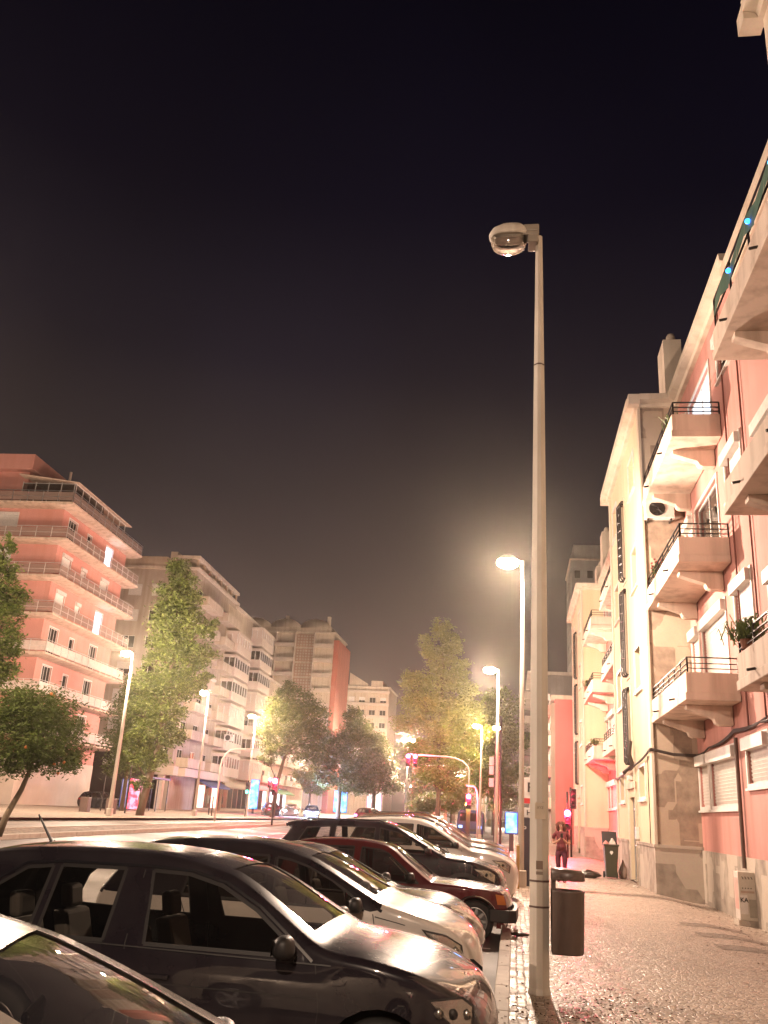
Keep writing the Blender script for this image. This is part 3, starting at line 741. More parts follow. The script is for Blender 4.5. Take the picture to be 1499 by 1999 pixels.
for (u, wd_) in ((-13, 1.3), (-9.8, 1.3)): window(LP, (u, 2.0, zp + .5), X, -Y, wd_, 1.7, 'shutter' if u < -11 else 'glass', .02, 1, trim=False, box=False)
MB().tube([(-4.3, 7, zp + 3.6), (-4.3, 7, zp + 5.2)], .12, 8).build('flue', M_trim, LP)
# posters and cabinets on the pale base
for i, (u, wd_, ht, c) in enumerate(((-9.2, 1.2, 2.0, (.22, .30, .22)), (-5.6, .7, 1.5, (.20, .34, .24)), (-4.2, .9, 1.2, (.40, .34, .28)))):
    o = MB().box(u, W0 - .2, .1, u + wd_, W0 - .06, ht).build('notice_board' if i < 2 else 'meter_cabinet', simple('board_%d' % i, c, .6), LP, bevel=.01)

# generic slab building with real window openings
def block(label, loc, rz, depth, length, H, fh, z1, front=(), side=(), mat=None, cornice=.35, name='apartment_building', base=None, seed=1, winsty=('glass', 'glass', 'shutter'), wl=0, ww=(1.5, 1.3), sw=(1.8, 1.3), lit_f=(), lit_s=()):
    """front faces the camera (-Y), side faces the avenue (+X); x runs -depth..0"""
    rnd = random.Random(seed); root = thing(name, label, 'building', loc, rz)
    nf = int((H - z1 - .6) / fh)
    fo = opsgrid(depth, front, nf, z1 + .5, fh, *ww) if front else []
    so = opsgrid(length, side, nf, z1 + .5, fh, *sw) if side else []
    MB().wall((-depth, 0, wl), X, Z, -Y, depth, H - wl, [(a, b - wl, c, d - wl) for a, b, c, d in fo]).build('wall', mat, root)
    MB().wall((0, 0, wl), Y, Z, X, length, H - wl, [(a, b - wl, c, d - wl) for a, b, c, d in so]).build('wall', mat, root)
    MB().box(-depth, length - .2, wl, -.003, length, H - .01).build('wall', mat, root)
    r = MB(); r.box(-depth, -cornice, H, cornice, length + .1, H + .3); r.build('roof', M_trim, root)
    for i, (a, b, c, d) in enumerate(fo): window(root, (-depth + a, 0, b), X, -Y, c - a, d - b, rnd.choice(winsty), .12, 1, ((.7, .85, 1.0), 2.0, (.9, .9, .8)) if i in lit_f else None, trim=False, box=rnd.random() < .4, slat=rnd.choice((0, 0, .4)))
    for i, (a, b, c, d) in enumerate(so): window(root, (0, a, b), Y, X, c - a, d - b, rnd.choice(winsty), .12, 1, ((1.0, .8, .5), 1.2, (.9, .6, .4)) if i in lit_s else None, trim=False, box=rnd.random() < .4, slat=rnd.choice((0, 0, .4)))
    return root, nf
M_grey = paint('grey_beige_render', (.40, .33, .27), grime=.2); M_beige = paint('beige_render', (.52, .43, .33), grime=.15); M_sand = paint('sand_render', (.50, .40, .30))
# grey block with deep balconies
L2, nf = block('grey beige block with square windows and dark balcony recesses, behind the tall lit tree', (-34.4, 88, .5), AL, 16, 17, 24.8, 2.85, 4.2, 6, 4, M_grey, seed=4, lit_f=(9,))
for k in range(nf):
    z = 4.2 + 2.85 * k
    for (a, b) in ((1.2, 7.2), (9.4, 15.4)):
        m = MB(); m.box(.003, a, z, 1.3, b, z + .15); m.box(1.2, a, z + .15, 1.3, b, z + .95); m.box(.003, a, z + .15, 1.2, a + .1, z + .95); m.box(.003, b - .1, z + .15, 1.2, b, z + .95); m.build('balcony', M_beige, L2, bevel=.01)
m = MB(); m.box(-2.4, -.1, 26.1, .2, 17, 26.45); m.build('attic_roof', M_trim, L2)
for y in range(8): MB().box(-.2, .2 + 2.3 * y, 25.1, 0, .6 + 2.3 * y, 26.1).build('attic_post', M_sand, L2)
MB().box(-9, -.2, 25.1, -3.4, 6, 26.2).build('attic_room', M_sand, L2)
m = MB(); m.box(-3.4, .5, 24.9, -2.6, 16, 27.0); m.build('attic_wall', M_beige, L2)
# ground floor arcade
m = MB(); m.box(-15.5, -1.6, 3.3, .8, 0, 4.2); m.box(.0, 0, 3.3, 1.5, 17, 4.1); m = m.build('arcade_canopy', M_lbase, L2)
for x in (-13, -9, -5, -.8): MB().box(x, -1.4, -.5, x + .6, -.8, 3.3).build('column', M_lbase, L2)
MB().box(-15.5, -.06, -.4, -.6, -.01, 3.3).build('shop_front', simple('dark_shopfront', (.035, .025, .022), .3), L2)
# block with glazed bay balconies
L3, nf = block('cream block with projecting glazed bays, between the grey block and the dome-topped tower', (-35.1, 105, .5), AL, 12, 18, 24.4, 2.9, 4.0, 4, 4, M_beige, seed=8)
for k in range(7):
    z = 3.9 + 2.9 * k
    for j, (a, b) in enumerate(((-3.5, 3.5), (8.5, 15.5))):
        if j == 0 and k == 6: continue
        m = MB(); m.box(.003, a, z, 1.6, b, z + 1.05); m.box(.003, a, z + 2.2, 1.6, b, z + 2.55); bb = m.build('bay_balcony', M_lbase, L3, bevel=.02)
        g = MB(); n = 6
        for i in range(n + 1): y = a + (b - a) * i / n; g.box(1.5, max(a, y - .04), z + 1.05, 1.58, min(b, y + .04), z + 2.2)
        for i in range(3): x = .1 + .7 * i; g.box(x - .04, a + .02, z + 1.05, x + .04, a + .1, z + 2.2)
        g.build('bay_frame', M_white, bb)
        fill = MB(); shut = (k * 2 + j) % 3
        fill.quad((1.49, a + .1, z + 1.05), (1.49, b - .1, z + 1.05), (1.49, b - .1, z + 2.2), (1.49, a + .1, z + 2.2)); fill.quad((0, a + .12, z + 1.05), (1.49, a + .12, z + 1.05), (1.49, a + .12, z + 2.2), (0, a + .12, z + 2.2))
        fill.build('bay_glazing', M_lbase if shut == 1 else M_glass, bb, fix=False)
        if not shut == 1:
            MB().quad((1.1, a + .2, z + 1.05), (1.1, b - .2, z + 1.05), (1.1, b - .2, z + 2.2), (1.1, a + .2, z + 2.2)).build('curtain', simple('curtain_cloth', (.35, .27, .2), .9), bb, fix=False)
MB().box(-.2, -3.6, 0, .0, 0, 24.2).build('wall', M_beige, L3)
aircon((-32.9, 100.9, 8.3), 0, 'air conditioner on the side of the cream bay block across the avenue', 1.3)
L3b, nf = block('lower salmon tinted block beyond the cream bays, partly behind the round trees', (-36.0, 123, .5), AL, 12, 16, 18.6, 2.9, 4.0, 3, 4, M_sand, seed=5)
for k in range(nf):
    m = MB(); m.box(.003, .5, 4 + 2.9 * k, 1.3, 15, 4.9 + 2.9 * k); m.build('balcony', M_beige, L3b)
L3c, nf = block('long pale terrace of flats near the palms, its stepped roof sloping down the avenue', (-36.7, 139, .5), AL, 12, 22, 15.0, 2.9, 4.0, 3, 5, M_beige, seed=6)
for k in range(nf):
    m = MB(); m.box(.003, .5, 4 + 2.9 * k, 1.3, 21, 4.9 + 2.9 * k); m.build('balcony', M_sand, L3c)
# dome topped tower
D = 180
L4, nf = block('tall cream tower with barrel domes on its roof and a brick red end wall', (-37.9, D, .5), 0, 21.5, 13, 36.2, 3.1, 4.5, 0, 3, M_beige, seed=9, name='tower_block')
T4m = paint('brick_red_plaster', (.42, .11, .07), grime=.1)
MB().box(0.004, -.3, 0, 1.1, 13.2, 34.8).build('end_wall', T4m, L4)
lat = MB(); brick = paint('pale_brick', (.42, .26, .19))
for k in range(10):
    z = 5.2 + 3.1 * k
    for c in range(5):
        u = -20.7 + 4.15 * c
        if c in (0, 3):
            m = MB()
            for i in range(6): m.box(u + .1 + .62 * i, -.22, z + .1, u + .28 + .62 * i, -.02, z + 2.8)
            for i in range(5): m.box(u + .1, -.24, z + .2 + .6 * i, u + 3.8, -.03, z + .36 + .6 * i)
            m.build('lattice_screen', brick, L4)
        else:
            m = MB(); m.box(u, -1.1, z, u + 4.0, -.02, z + .15); m.box(u, -1.1, z + .15, u + 4.0, -1.0, z + .75); b = m.build('balcony', M_lbase, L4)
            window(L4, (u + .3, 0.05, z + .5), X, -Y, 3.3, 2.2, 'glass' if (k + c) % 4 else 'shutter', .06, 3, trim=False, box=False)
        if c: MB().box(u - .12, -1.15, z, u - .02, -.02, z + 3.1).build('rib', M_lbase, L4)
for c in range(3):
    m = MB(); m.smooth = True; cx_ = -17.5 + 6.6 * c; n = 14
    a = [(cx_ + 3.3 * math.cos(math.pi * i / n), -.2, 37.3 + 1.9 * math.sin(math.pi * i / n)) for i in range(n + 1)]
    m.add(a + [(p[0], 9, p[2]) for p in a], [(i, i + 1, n + 2 + i, n + 1 + i) for i in range(n)] + [tuple(range(n, -1, -1))]); m.build('roof_dome', M_beige, L4, fix=False)
MB().box(-21, -.1, 36.5, -.8, 10, 37.3).build('attic', M_beige, L4)
for x in (-2.0, -11.2): MB().box(x, .5, 37, x + .7, 1.3, 40).build('chimney', M_trim, L4)
# stepped block
L5, nf = block('broad cream block with rows of square windows and pitched attic roofs, behind the round trees', (-29.9, 210, .5), 0, 15.5, 15, 29.2, 2.95, 4.5, 6, 0, M_beige, seed=12, ww=(1.5, 1.25), name='apartment_building')
for k in range(nf + 1):
    MB().box(-15.5, -.5, 4.3 + 2.95 * k, .2, -.01, 4.9 + 2.95 * k).build('balcony', M_lbase, L5)
for c in range(7): MB().box(-15.5 + 2.58 * c - .1, -.42, 3.5, -15.5 + 2.58 * c + .1, -.012, 29).build('rib', M_lbase, L5)
m = MB()
for c in range(2): m.prism([(0, 0), (4.6, 0), (4.6, .6), (0, 3.2)], (-15 + 5.2 * c, 0, 29.5), X, Z, Y * 9)
m.box(-4.4, 0, 29.5, -1.6, 8, 30.9); m.build('attic', M_beige, L5)
MB().box(-18.2, -3, 0, -15.8, 8, 21).build('end_wall', T4m, L5)
# red low houses far down the avenue
for i, (x, y, wd_, h) in enumerate(((-19.5, 175, 7, 10.5), (-12.5, 200, 6.5, 7.5), (-20, 250, 12, 15))):
    lb = ('low red plastered house beyond the round trees, left of the high red signals', 'small pale shop house at the far end of the avenue', 'distant reddish block closing the view down the avenue')[i]
    r = thing('house', lb, 'building', (x, y, .2)); mt = (paint('dull_red', (.38, .12, .09)), M_beige, paint('dull_rose', (.35, .18, .14)))[i]
    MB().wall((0, 0, -.3), X, Z, -Y, wd_, h, opsgrid(wd_, 3, max(1, int(h / 3.3)), 1.2, 3.0, 1.1, 1.5)).build('wall', mt, r)
    MB().box(0, .3, -.3, wd_, 9, h - .35).build('back_wall', M_dark, r)
    MB().box(-.2, -.2, h - .3, wd_ + .2, 9.2, h).build('roof', M_trim, r)
    for (a, b, c, d) in opsgrid(wd_, 3, max(1, int(h / 3.3)), .9, 3.0, 1.1, 1.5): window(r, (a, 0, b), X, -Y, 1.1, 1.5, 'shutter' if a > 2 else 'glass', .1, 1, trim=False, box=False)

# shop fronts under the left blocks
def shop(label, loc, L, h, mat, sign=None, signmat=None, awn=None, lit=None, rz=AL, txtm=None, name='street_shop'):
    t = thing(name, label, 'shop', loc, rz)
    m = MB(); m.box(0, 0, 0, .25, L, h); m.build('front', mat, t)
    n = max(2, int(L / 2.2))
    for i in range(n):
        a = L * i / n + .2; b = L * (i + 1) / n - .2
        MB().box(.26, a, .35, .29, b, h - .7).build('display_window', lit if (lit and i % 2 == 0) else M_glass, t)
    if signmat: MB().box(.3, .1, h - .55, .45, L - .1, h).build('sign_board', signmat, t)
    if sign: lettering(sign, .42, txtm or M_white, t, frame_m((.47, L / 2, h - .28), Y, Z, X), .01)
    if awn:
        m = MB(); m.prism([(.25, h - .1), (1.7, h - .75), (1.7, h - .95), (.25, h - .3)], (0, 0, 0), X, Z, Y * L); m.build('awning', awn, t)
    return t
shop('shop with a blue awning beneath the cream bay block', (-34.6, 96.5, .5), 8, 3.4, simple('brown_front', (.3, .2, .16), .6), awn=simple('blue_cloth', (.10, .12, .30), .8), lit=emis('shop_glow', (1.0, .55, .35), 1.3, (.9, .3, .25)))
shop('brown shop with closed shutters under the cream bay block', (-34.9, 106, .5), 12, 3.4, simple('brown_wood', (.34, .22, .15), .6), signmat=simple('tan_board', (.4, .3, .2), .6))
shop('shop with a red fascia and blue lit doorway, behind the red signal', (-35.8, 119, .5), 12, 3.6, simple('red_front', (.45, .16, .12), .6), signmat=emis('red_fascia', (1.0, .12, .10), .8), lit=emis('shop_white', (.7, .8, 1.0), 1.0, (1.0, .6, .4)))
shop('cafe with green leafy awning near the blue neon sign', (-36.6, 134, .5), 12, 3.6, simple('plum_front', (.18, .07, .09), .6), sign='bar', signmat=simple('dark_board', (.05, .02, .03), .4), txtm=emis('neon_blue', (.1, .45, 1.0), 6.0), awn=simple('green_cloth_awning', (.12, .3, .12), .8), lit=emis('shop_white', (.7, .8, 1.0), 1.0, (1.0, .6, .4)))
t = thing('shop_sign', 'dark shop board with pale letters between the coral block and the grey block', 'shop sign', (-38.2, 84.4, .5), 0)
MB().box(-4.5, 0, 0, 3.2, .3, 5.4).build('board', simple('charcoal_board', (.03, .022, .02), .4), t)
lettering('SULTORES', .78, M_white, t, frame_m((-.1, -.03, 4.1), X, Z, -Y), .02, .012)
MB().box(-4.5, -.5, 5.4, 3.2, .3, 6.6).build('fascia', simple('olive_board', (.12, .10, .05), .6), t)

# bus shelter / advert panels
def light_panel(label, loc, wd_, ht, mat, z0=.35, rz=0.0, name='advert_panel', legs=True):
    t = thing(name, label, 'advert panel', loc, rz)
    MB().box(-wd_ / 2, -.08, z0, wd_ / 2, .08, z0 + ht).build('casing', simple('blue_casing', (.02, .05, .25), .4), t, bevel=.02)
    MB().box(-wd_ / 2 + .07, -.095, z0 + .08, wd_ / 2 - .07, -.082, z0 + ht - .08).build('screen', mat, t)
    m = MB(); m.box(-.12, -.05, -.1, .12, .05, z0); m.build('foot', M_iron, t); return t
light_panel('blue lit advert panel on the right pavement behind the dark parking totem', (-.1, 50, .0), .72, 1.15, M_bluead, .85)
light_panel('blue lit advert panel under the round trees across the avenue', (-18.6, 98, .5), 1.5, 2.3, M_bluead, .7)
light_panel('small blue lit panel beside the doorway behind the red signal', (-28.9, 100, .5), 1.0, 3.2, M_bluead, .5)
light_panel('pale lit advert poster panel under the rightmost round tree', (-15.2, 100, .5), 1.7, 3.6, emis('poster_light', (1.0, .72, .6), .8, (.8, .3, .25)), .6)
t = thing('bus_shelter', 'bus shelter with a glowing red advert and glass side, across the avenue', 'bus shelter', (-28.6, 70.5, .5), AL)
MB().box(-1.4, -2.6, 2.5, .3, 2.6, 2.65).build('roof', M_iron, t)
for y in (-2.5, 0, 2.45):
    MB().box(-1.3, y, 0, -1.24, y + .06, 2.5).build('post', M_iron, t); MB().box(.1, y, 0, .16, y + .06, 2.5).build('post', M_iron, t)
MB().box(-1.27, -2.4, .2, -1.25, 2.4, 2.3).build('glass_wall', M_glass, t)
MB().box(-1.2, -2.62, .15, .05, -2.5, 2.4).build('advert', emis('red_advert', (1.0, .03, .06), 1.0, (.7, .2, .3)), t)
t2 = light_panel('dim street poster with dark figure left of the red bus shelter', (-29.9, 68.5, .5), 1.5, 2.2, emis('dim_poster', (.25, .2, .3), .8, (.1, .1, .25)), .2)
# ------------------------------------------------------------------ street lamps
def lamp_post(label, loc, h, lit=True, heads=1, rz=0.0, r0=.10, power=1.0, group='street lamps along the avenue', light=True):
    t = thing('street_lamp', label, 'street lamp', loc, rz, group)
    m = MB(); m.smooth = True; m.tube([(0, 0, 0), (0, 0, h * .5), (0, 0, h)], [r0, r0 * .75, r0 * .5], 10); m.build('pole', M_conc, t)
    MB().box(-.14, -.14, 0, .14, .14, .4).build('base', M_conc, t, bevel=.02)
    for k in range(heads):
        s = -1 if k == 0 else 1
        m = MB(); m.tube([(0, 0, h - .05), (s * .18, 0, h + .02)], .04, 8); m.build('arm', M_conc, t)
        hd = MB(); hd.smooth = True
        hd.lathe([(.001, .13), (.09, .115), (.135, .06), (.15, 0)], (0, 0, 0), 16); o = hd.build('lamp_head', M_conc, t); o.location = (s * .42, 0, h + .02); o.scale = (1.9, 1.0, 1)
        d = MB(); d.smooth = True; d.lathe([(.148, -.0), (.165, -.08), (.15, -.17), (.09, -.24), (.001, -.27)], (0, 0, 0), 16); d = d.build('diffuser', M_lamp if lit else M_glass, o); 
        if lit and light: lamp_light('bulb', o, (0, 0, -.22), LAMP_W * power, r=.06)
    return t
lamp_post('lit street lamp with the brightest glare, just left of the foreground pole', (.20, 24.05, 0), 8.55, r0=.085, rz=0, power=.68)
lamp_post('second lit lamp down the right pavement, taller than the signals below it', (-.78, 43, 0), 8.5, r0=.09, power=.65)
lamp_post('lit lamp on the right pavement among the leaning poles under the trees', (-1.0, 73, 0), 8.6, power=.22)
lamp_post('lit lamp against the dark tree, leftmost of the far right-hand pair', (-2.5, 70, 0), 8.4, power=.35)
lamp_post('tall lit lamp beside the big poplar, in front of the coral block', (-21.05, 46, .53), 8.65, r0=.12, power=.85)
lamp_post('lit lamp between the big poplar and the cream bay block', (-22.1, 62, .53), 8.6, power=.7)
lamp_post('lit lamp against the glazed bays of the cream block', (-23.1, 78, .53), 8.6, power=1.1)
lamp_post('twin headed lit lamp above the round trees, near the paired red signals', (-11.0, 94, .5), 8.4, heads=2, power=.9)
lamp_post('twin headed lamp framed by the base of the feathery tree', (-10.2, 170, .3), 8.5, heads=2, power=1.3)
lamp_post('tiny distant lamp just right of the round trees', (-28, 255, .4), 8.5, power=2)
lamp_post('most distant lamp, half hidden by the feathery tree', (-28.5, 290, .4), 8.5, light=False)
lamp_post('distant lamp at the end of the right pavement above the blue panel', (-.6, 205, 0), 7.2, power=3)
# unseen lamps added outside the frame to light the foreground and walls
lamp_post('added street lamp behind the photographer, out of view, lighting the foreground', (-.2, -7, 0), 8.6, power=.5)
lamp_post('added street lamp left of the view, lighting the right-hand facades', (-16.5, 14, .45), 8.8, power=1.35)
lamp_post('added street lamp outside the left edge, lighting the coral block', (-37.5, 46, .5), 8.6, power=.35)
lamp_post('second added street lamp outside the left edge, lighting the coral block front', (-31, 26, .5), 8.8, power=1.3)

lamp_post('added lamp out of sight behind the broad round trees, lighting the pale terrace', (-27.5, 128, .5), 9.0, power=.8)  # this and the next two are added, hidden, to brighten far facades
lamp_post('added lamp out of sight behind the round trees, lighting the tower', (-30.5, 158, .5), 12.0, power=2.2)
lamp_post('added lamp out of sight behind the trees, lighting the stepped block', (-33, 188, .5), 12.0, power=2.6)
lamp_post('added unseen lamp behind the terrace that lights the grey tower', (5.5, 128, 0), 9.0, power=1.6)  # extra lamp put out of view to brighten the tower
# unlit foreground lamp: square steel post with a cobra head
PX, PY = .265, 9.70
t = thing('street_lamp', 'unlit street lamp on a tall square pole in the foreground, carrying the litter bin', 'street lamp', (PX, PY, 0), 0, 'street lamps along the avenue')
m = MB()
def ring8(w_, z, c=.3): return [(x * w_, y * w_, z) for x, y in ((-1, -c), (-c, -1), (c, -1), (1, -c), (1, c), (c, 1), (-c, 1), (-1, c))]
lv = [(.108, 0), (.108, .02), (.099, .06), (.096, 1.02), (.091, 3.2), (.066, 6.5), (.042, 8.80)]
vs = sum([ring8(a, z) for a, z in lv], []); m.add(vs, [(i * 8 + k, i * 8 + (k + 1) % 8, i * 8 + 8 + (k + 1) % 8, i * 8 + 8 + k) for i in range(len(lv) - 1) for k in range(8)] + [tuple(range(len(vs) - 8, len(vs)))])
m.build('pole', M_conc, t)
for z in (.78, 1.02, 6.9):
    m = MB(); s = .101 if z < 2 else .067; m.add(ring8(s, z) + ring8(s, z + .018), [(k, (k + 1) % 8, 8 + (k + 1) % 8, 8 + k) for k in range(8)] + [tuple(range(8, 16))]); m.build('collar', M_brown, t)
m = MB(); m.box(-.13, -.05, 8.72, .0, .05, 8.80); m.build('arm', M_conc, t)
hd = MB(); hd.smooth = True
# luminaire body: flattened dome, long axis x
def ell(cx_, z, rx, ry, n=20, e=2.6):
    return [(cx_ + rx * math.copysign(abs(math.cos(2 * math.pi * k / n)) ** (2 / e), math.cos(2 * math.pi * k / n)), ry * math.copysign(abs(math.sin(2 * math.pi * k / n)) ** (2 / e), math.sin(2 * math.pi * k / n)), z) for k in range(n)]
def loft(mb, rings, cap0=True, cap1=True):
    n = len(rings[0]); vs = sum(rings, []); f = [(i * n + k, i * n + (k + 1) % n, i * n + n + (k + 1) % n, i * n + n + k) for i in range(len(rings) - 1) for k in range(n)]
    if cap0: f.append(tuple(range(n - 1, -1, -1)))
    if cap1: f.append(tuple((len(rings) - 1) * n + k for k in range(n)))
    mb.add(vs, f)
loft(hd, [ell(-.39, 8.80, .255, .15), ell(-.39, 8.84, .26, .155), ell(-.38, 8.92, .23, .13), ell(-.36, 8.98, .15, .09)])
hd.build('lamp_head', M_conc, t)
m = MB(); m.box(-.20, -.10, 8.78, .0, .10, 8.84); m.box(-.20, -.09, 8.845, .0, .09, 8.95); m.box(-.14, -.12, 8.66, -.01, .12, 8.775); m.build('lamp_neck', simple('grey_casting', (.28, .24, .19), .5), t, bevel=.015)
d = MB(); d.smooth = True; loft(d, [ell(-.39, 8.797, .235, .14), ell(-.39, 8.74, .235, .145), ell(-.39, 8.64, .21, .12), ell(-.39, 8.58, .13, .07)], False); d.build('diffuser', glassy('clear_bowl', (.85, .8, .72), trans=.75, rough=.08), t)
d = MB(); loft(d, [ell(-.39, 8.76, .18, .09, e=4), ell(-.39, 8.79, .20, .11, e=4)]); d.build('reflector', M_alu, t)
# stickers on the pole
for (z0, z1, c, x0, x1) in ((1.62, 1.78, (.62, .52, .40), -.045, .06), (1.14, 1.22, (.20, .15, .11), -.034, .034), (1.09, 1.12, (.25, .2, .16), -.034, .034)):
    MB().box(x0, -.0985, z0, x1, -.095, z1).build('sticker', simple('sticker_%d' % int(z0 * 100), c, .6), t)
lettering('XYZ', .035, M_brown, t, frame_m((.008, -.0995, 1.73), X, Z, -Y), .001)
# litter bin hung on the pole
t = thing('litter_bin', 'brown litter bin with a curved lid hung on the foreground lamp pole', 'litter bin', (PX + .12, PY + .0, 0))
M_bin = simple('bin_plastic', (.115, .08, .066), .38, coat=.15, bumps=.2)
def binring(z, k=1.0, x1=.33, yy=.17, x0=.0):
    pts = []
    for i in range(15):
        a = -math.pi / 2 + math.pi * i / 14; pts.append(((x1 - .15) * k + .15 * k * math.cos(a), yy * k * math.sin(a), z))
    return [(x0, -yy * k, z)] + pts + [(x0, yy * k, z)]
b = MB(); b.smooth = True; loft(b, [binring(.38, .92), binring(.40, .96), binring(.94, 1.0), binring(.96, 1.03), binring(.96, .96), binring(.50, .9)], True, True); b.build('body', M_bin, t)
b = MB(); b.smooth = True; loft(b, [binring(1.05, 1.0), binring(1.055, 1.02), binring(1.12, 1.01), binring(1.15, .9), binring(1.16, .6)]); b.build('lid', M_bin, t)
b = MB(); b.box(.0, -.12, .38, .04, .12, 1.12); b.build('back_plate', M_bin, t)

# ------------------------------------------------------------------ poles, signs, signals on the right pavement
t = thing('parking_totem', 'dark parking ticket totem with a white letter P behind the foreground pole', 'ticket machine', (.36, 24.6, 0))
MB().box(-.13, -.1, -.02, .16, .12, 1.66).build('cabinet', simple('slate_metal', (.022, .022, .034), .4), t, bevel=.01)
lettering('P', .19, M_white, t, frame_m((-.07, -.105, 1.38), X, Z, -Y), .002, .004)
t = thing('signpost', 'white road sign with a black letter and a red band, half behind the pole', 'sign', (.44, 24.9, 0))
MB().tube([(0, 0, 0), (0, 0, 2.75)], .03, 8).build('post', M_conc, t)
MB().box(-.16, -.03, 2.02, .34, .0, 2.7).build('panel', M_white, t); MB().box(-.16, -.034, 2.03, .34, -.031, 2.16).build('red_band', simple('red_enamel', (.5, .02, .02), .4), t)
lettering('R', .34, M_iron, t, frame_m((.02, -.036, 2.43), X, Z, -Y), .002, .01)
MB().box(-.16, -.03, 1.68, .34, .0, 1.92).build('panel', M_white, t); lettering('H', .18, M_iron, t, frame_m((-.03, -.036, 1.79), X, Z, -Y), .002, .004)
t = thing('bollard', 'short yellow painted post at the kerb in front of the parking totem', 'post', (.12, 23.4, 0))
MB().box(-.04, -.04, 0, .04, .04, 1.0).build('post', simple('ochre_paint', (.50, .30, .09), .6), t, bevel=.01)

def signal(label, loc, h, heads, rz=0.0, arm=None, on='red', cat='traffic light', r=.05, col=None):
    t = thing('traffic_light', label, cat, loc, rz, 'traffic lights at the crossing')
    pts = [(0, 0, 0), (0, 0, h)]
    if arm:
        pts = [(0, 0, 0), (0, 0, h - 1.0)] + [(arm * (1 - math.cos(a)) * .35, 0, h - 1.0 + 1.0 * math.sin(a)) for a in (.4, .8, 1.2, 1.57)] + [(arm, 0, h + .05)]
    m = MB(); m.smooth = True; m.tube(pts, r, 8); m.build('pole', M_iron if not arm else M_conc, t)
    for (x, z, lit) in heads:
        MB().box(x - .16, -.12, z - .48, x + .16, .1, z + .48).build('housing', M_iron, t, bevel=.02)
        for i, cname in enumerate(('red', 'amber', 'green')):
            zz = z + .30 - .3 * i
            l = MB(); l.smooth = True; l.lathe([(.001, -.05), (.09, -.04), (.14, 0)], (x, -.13, zz), 14, 'y')
            l.build('signal_lens', {'red': M_redsig, 'green': M_greensig}[cname] if lit == cname else M_dark, t)
            v = MB(); v.smooth = True; n = 8; a = [(x + .125 * math.cos(math.pi * k / n), -.12, zz + .125 * math.sin(math.pi * k / n)) for k in range(n + 1)]
            v.add(a + [(p[0], -.30, p[2]) for p in a], [(k, k + 1, n + 2 + k, n + 1 + k) for k in range(n)]); v.build('visor', M_iron, t, fix=False)
        if lit == 'red': lamp_light('signal_glow', t, (x, -.5, z + .3), 420 if h > 3 else 300, (1, .03, .1), .1)
    return t
signal('red signal left of two dark signal heads at the end of the right pavement', (2.62, 46, 0), 3.05, [(0, 1.75, 'red')])
signal('dark signal seen from behind near the cream terrace corner', (2.85, 47, 0), 3.3, [(.1, 2.75, None)])
signal('lone red signal in the middle of the avenue before the lit tree', (-13.55, 51, .5), 2.6, [(0, 2.1, 'red')])
signal('pair of red signals hung high on a long arm left of the feathery tree', (-3.4, 70, 0), 5.9, [(-4.75, 5.5, 'red'), (-4.2, 5.5, 'red')], arm=-4.9, r=.06)
signal('arched signal pole in front of the cream bay block', (-16.6, 50, .5), 4.0, [(2.0, 3.3, None)] if False else [], arm=2.2, r=.05)
signal('curved pole under the feathery tree with a small red signal', (-2.3, 60, 0), 3.5, [(-.6, 2.55, 'red')], arm=-.8, r=.06)
signal('pedestrian signal showing green in front of the brown shop', (-22.0, 74, .5), 2.9, [(0, 2.3, 'green')])
signal('red signal low on the far pavement before the round trees', (-24.5, 90, .5), 3.6, [(0, 3.2, 'red')])
t = thing('utility_pole', 'leaning dark pole with boxes and signs below the far right lamps', 'pole', (-1.2, 62, 0))
m = MB(); m.tube([(0, 0, 0), (.05, 0, 9.5)], .11, 8); m.tube([(.35, 0, 0), (.3, 0, 8.3)], .08, 8); m.build('pole', M_iron, t)
for z in (3.6, 4.4, 5.0): MB().box(-.45, -.12, z, -.15, .02, z + .55).build('sign_plate', M_white, t)
t = thing('work_lamp', 'orange warning lamp glowing low under the feathery tree', 'lamp', (-3.2, 66, 0))
MB().box(-.15, -.1, 0, .15, .1, 2.3).build('stand', M_iron, t); m = MB(); m.smooth = True; m.lathe([(.001, -.2), (.15, -.12), (.2, 0), (.15, .12), (.001, .2)], (0, -.15, 2.45), 14); m.build('globe', emis('orange_lamp', (1.0, .45, .1), 30), t)
lamp_light('globe_glow', t, (0, -.5, 2.45), 250, (1, .45, .12))

# thin posts of the far pavement
for i, (x, y, h) in enumerate(((-24.6, 56, 6.5), (-27.2, 58, 5.2), (-23.8, 70, 3.0), (-22.2, 66, 3.2))):
    t = thing('sign_post', ('slim post beside the trunk of the lit tree', 'slim post in front of the coral block base', 'short post left of the bus shelter', 'short post right of the bus shelter')[i], 'post', (x, y, .5))
    MB().tube([(0, 0, 0), (0, 0, h * .45)], .05, 8).build('post', M_iron, t)
for i, (x, y) in enumerate(((-25.4, 52), (-23.3, 51))):
    t = thing('bollard', ('squat stone bollard by the coral block base', 'squat bollard beside the tall lamp foot')[i], 'bollard', (x, y, .5)); MB().box(-.25, -.25, 0, .25, .25, .9).build('post', M_brown, t, bevel=.04)

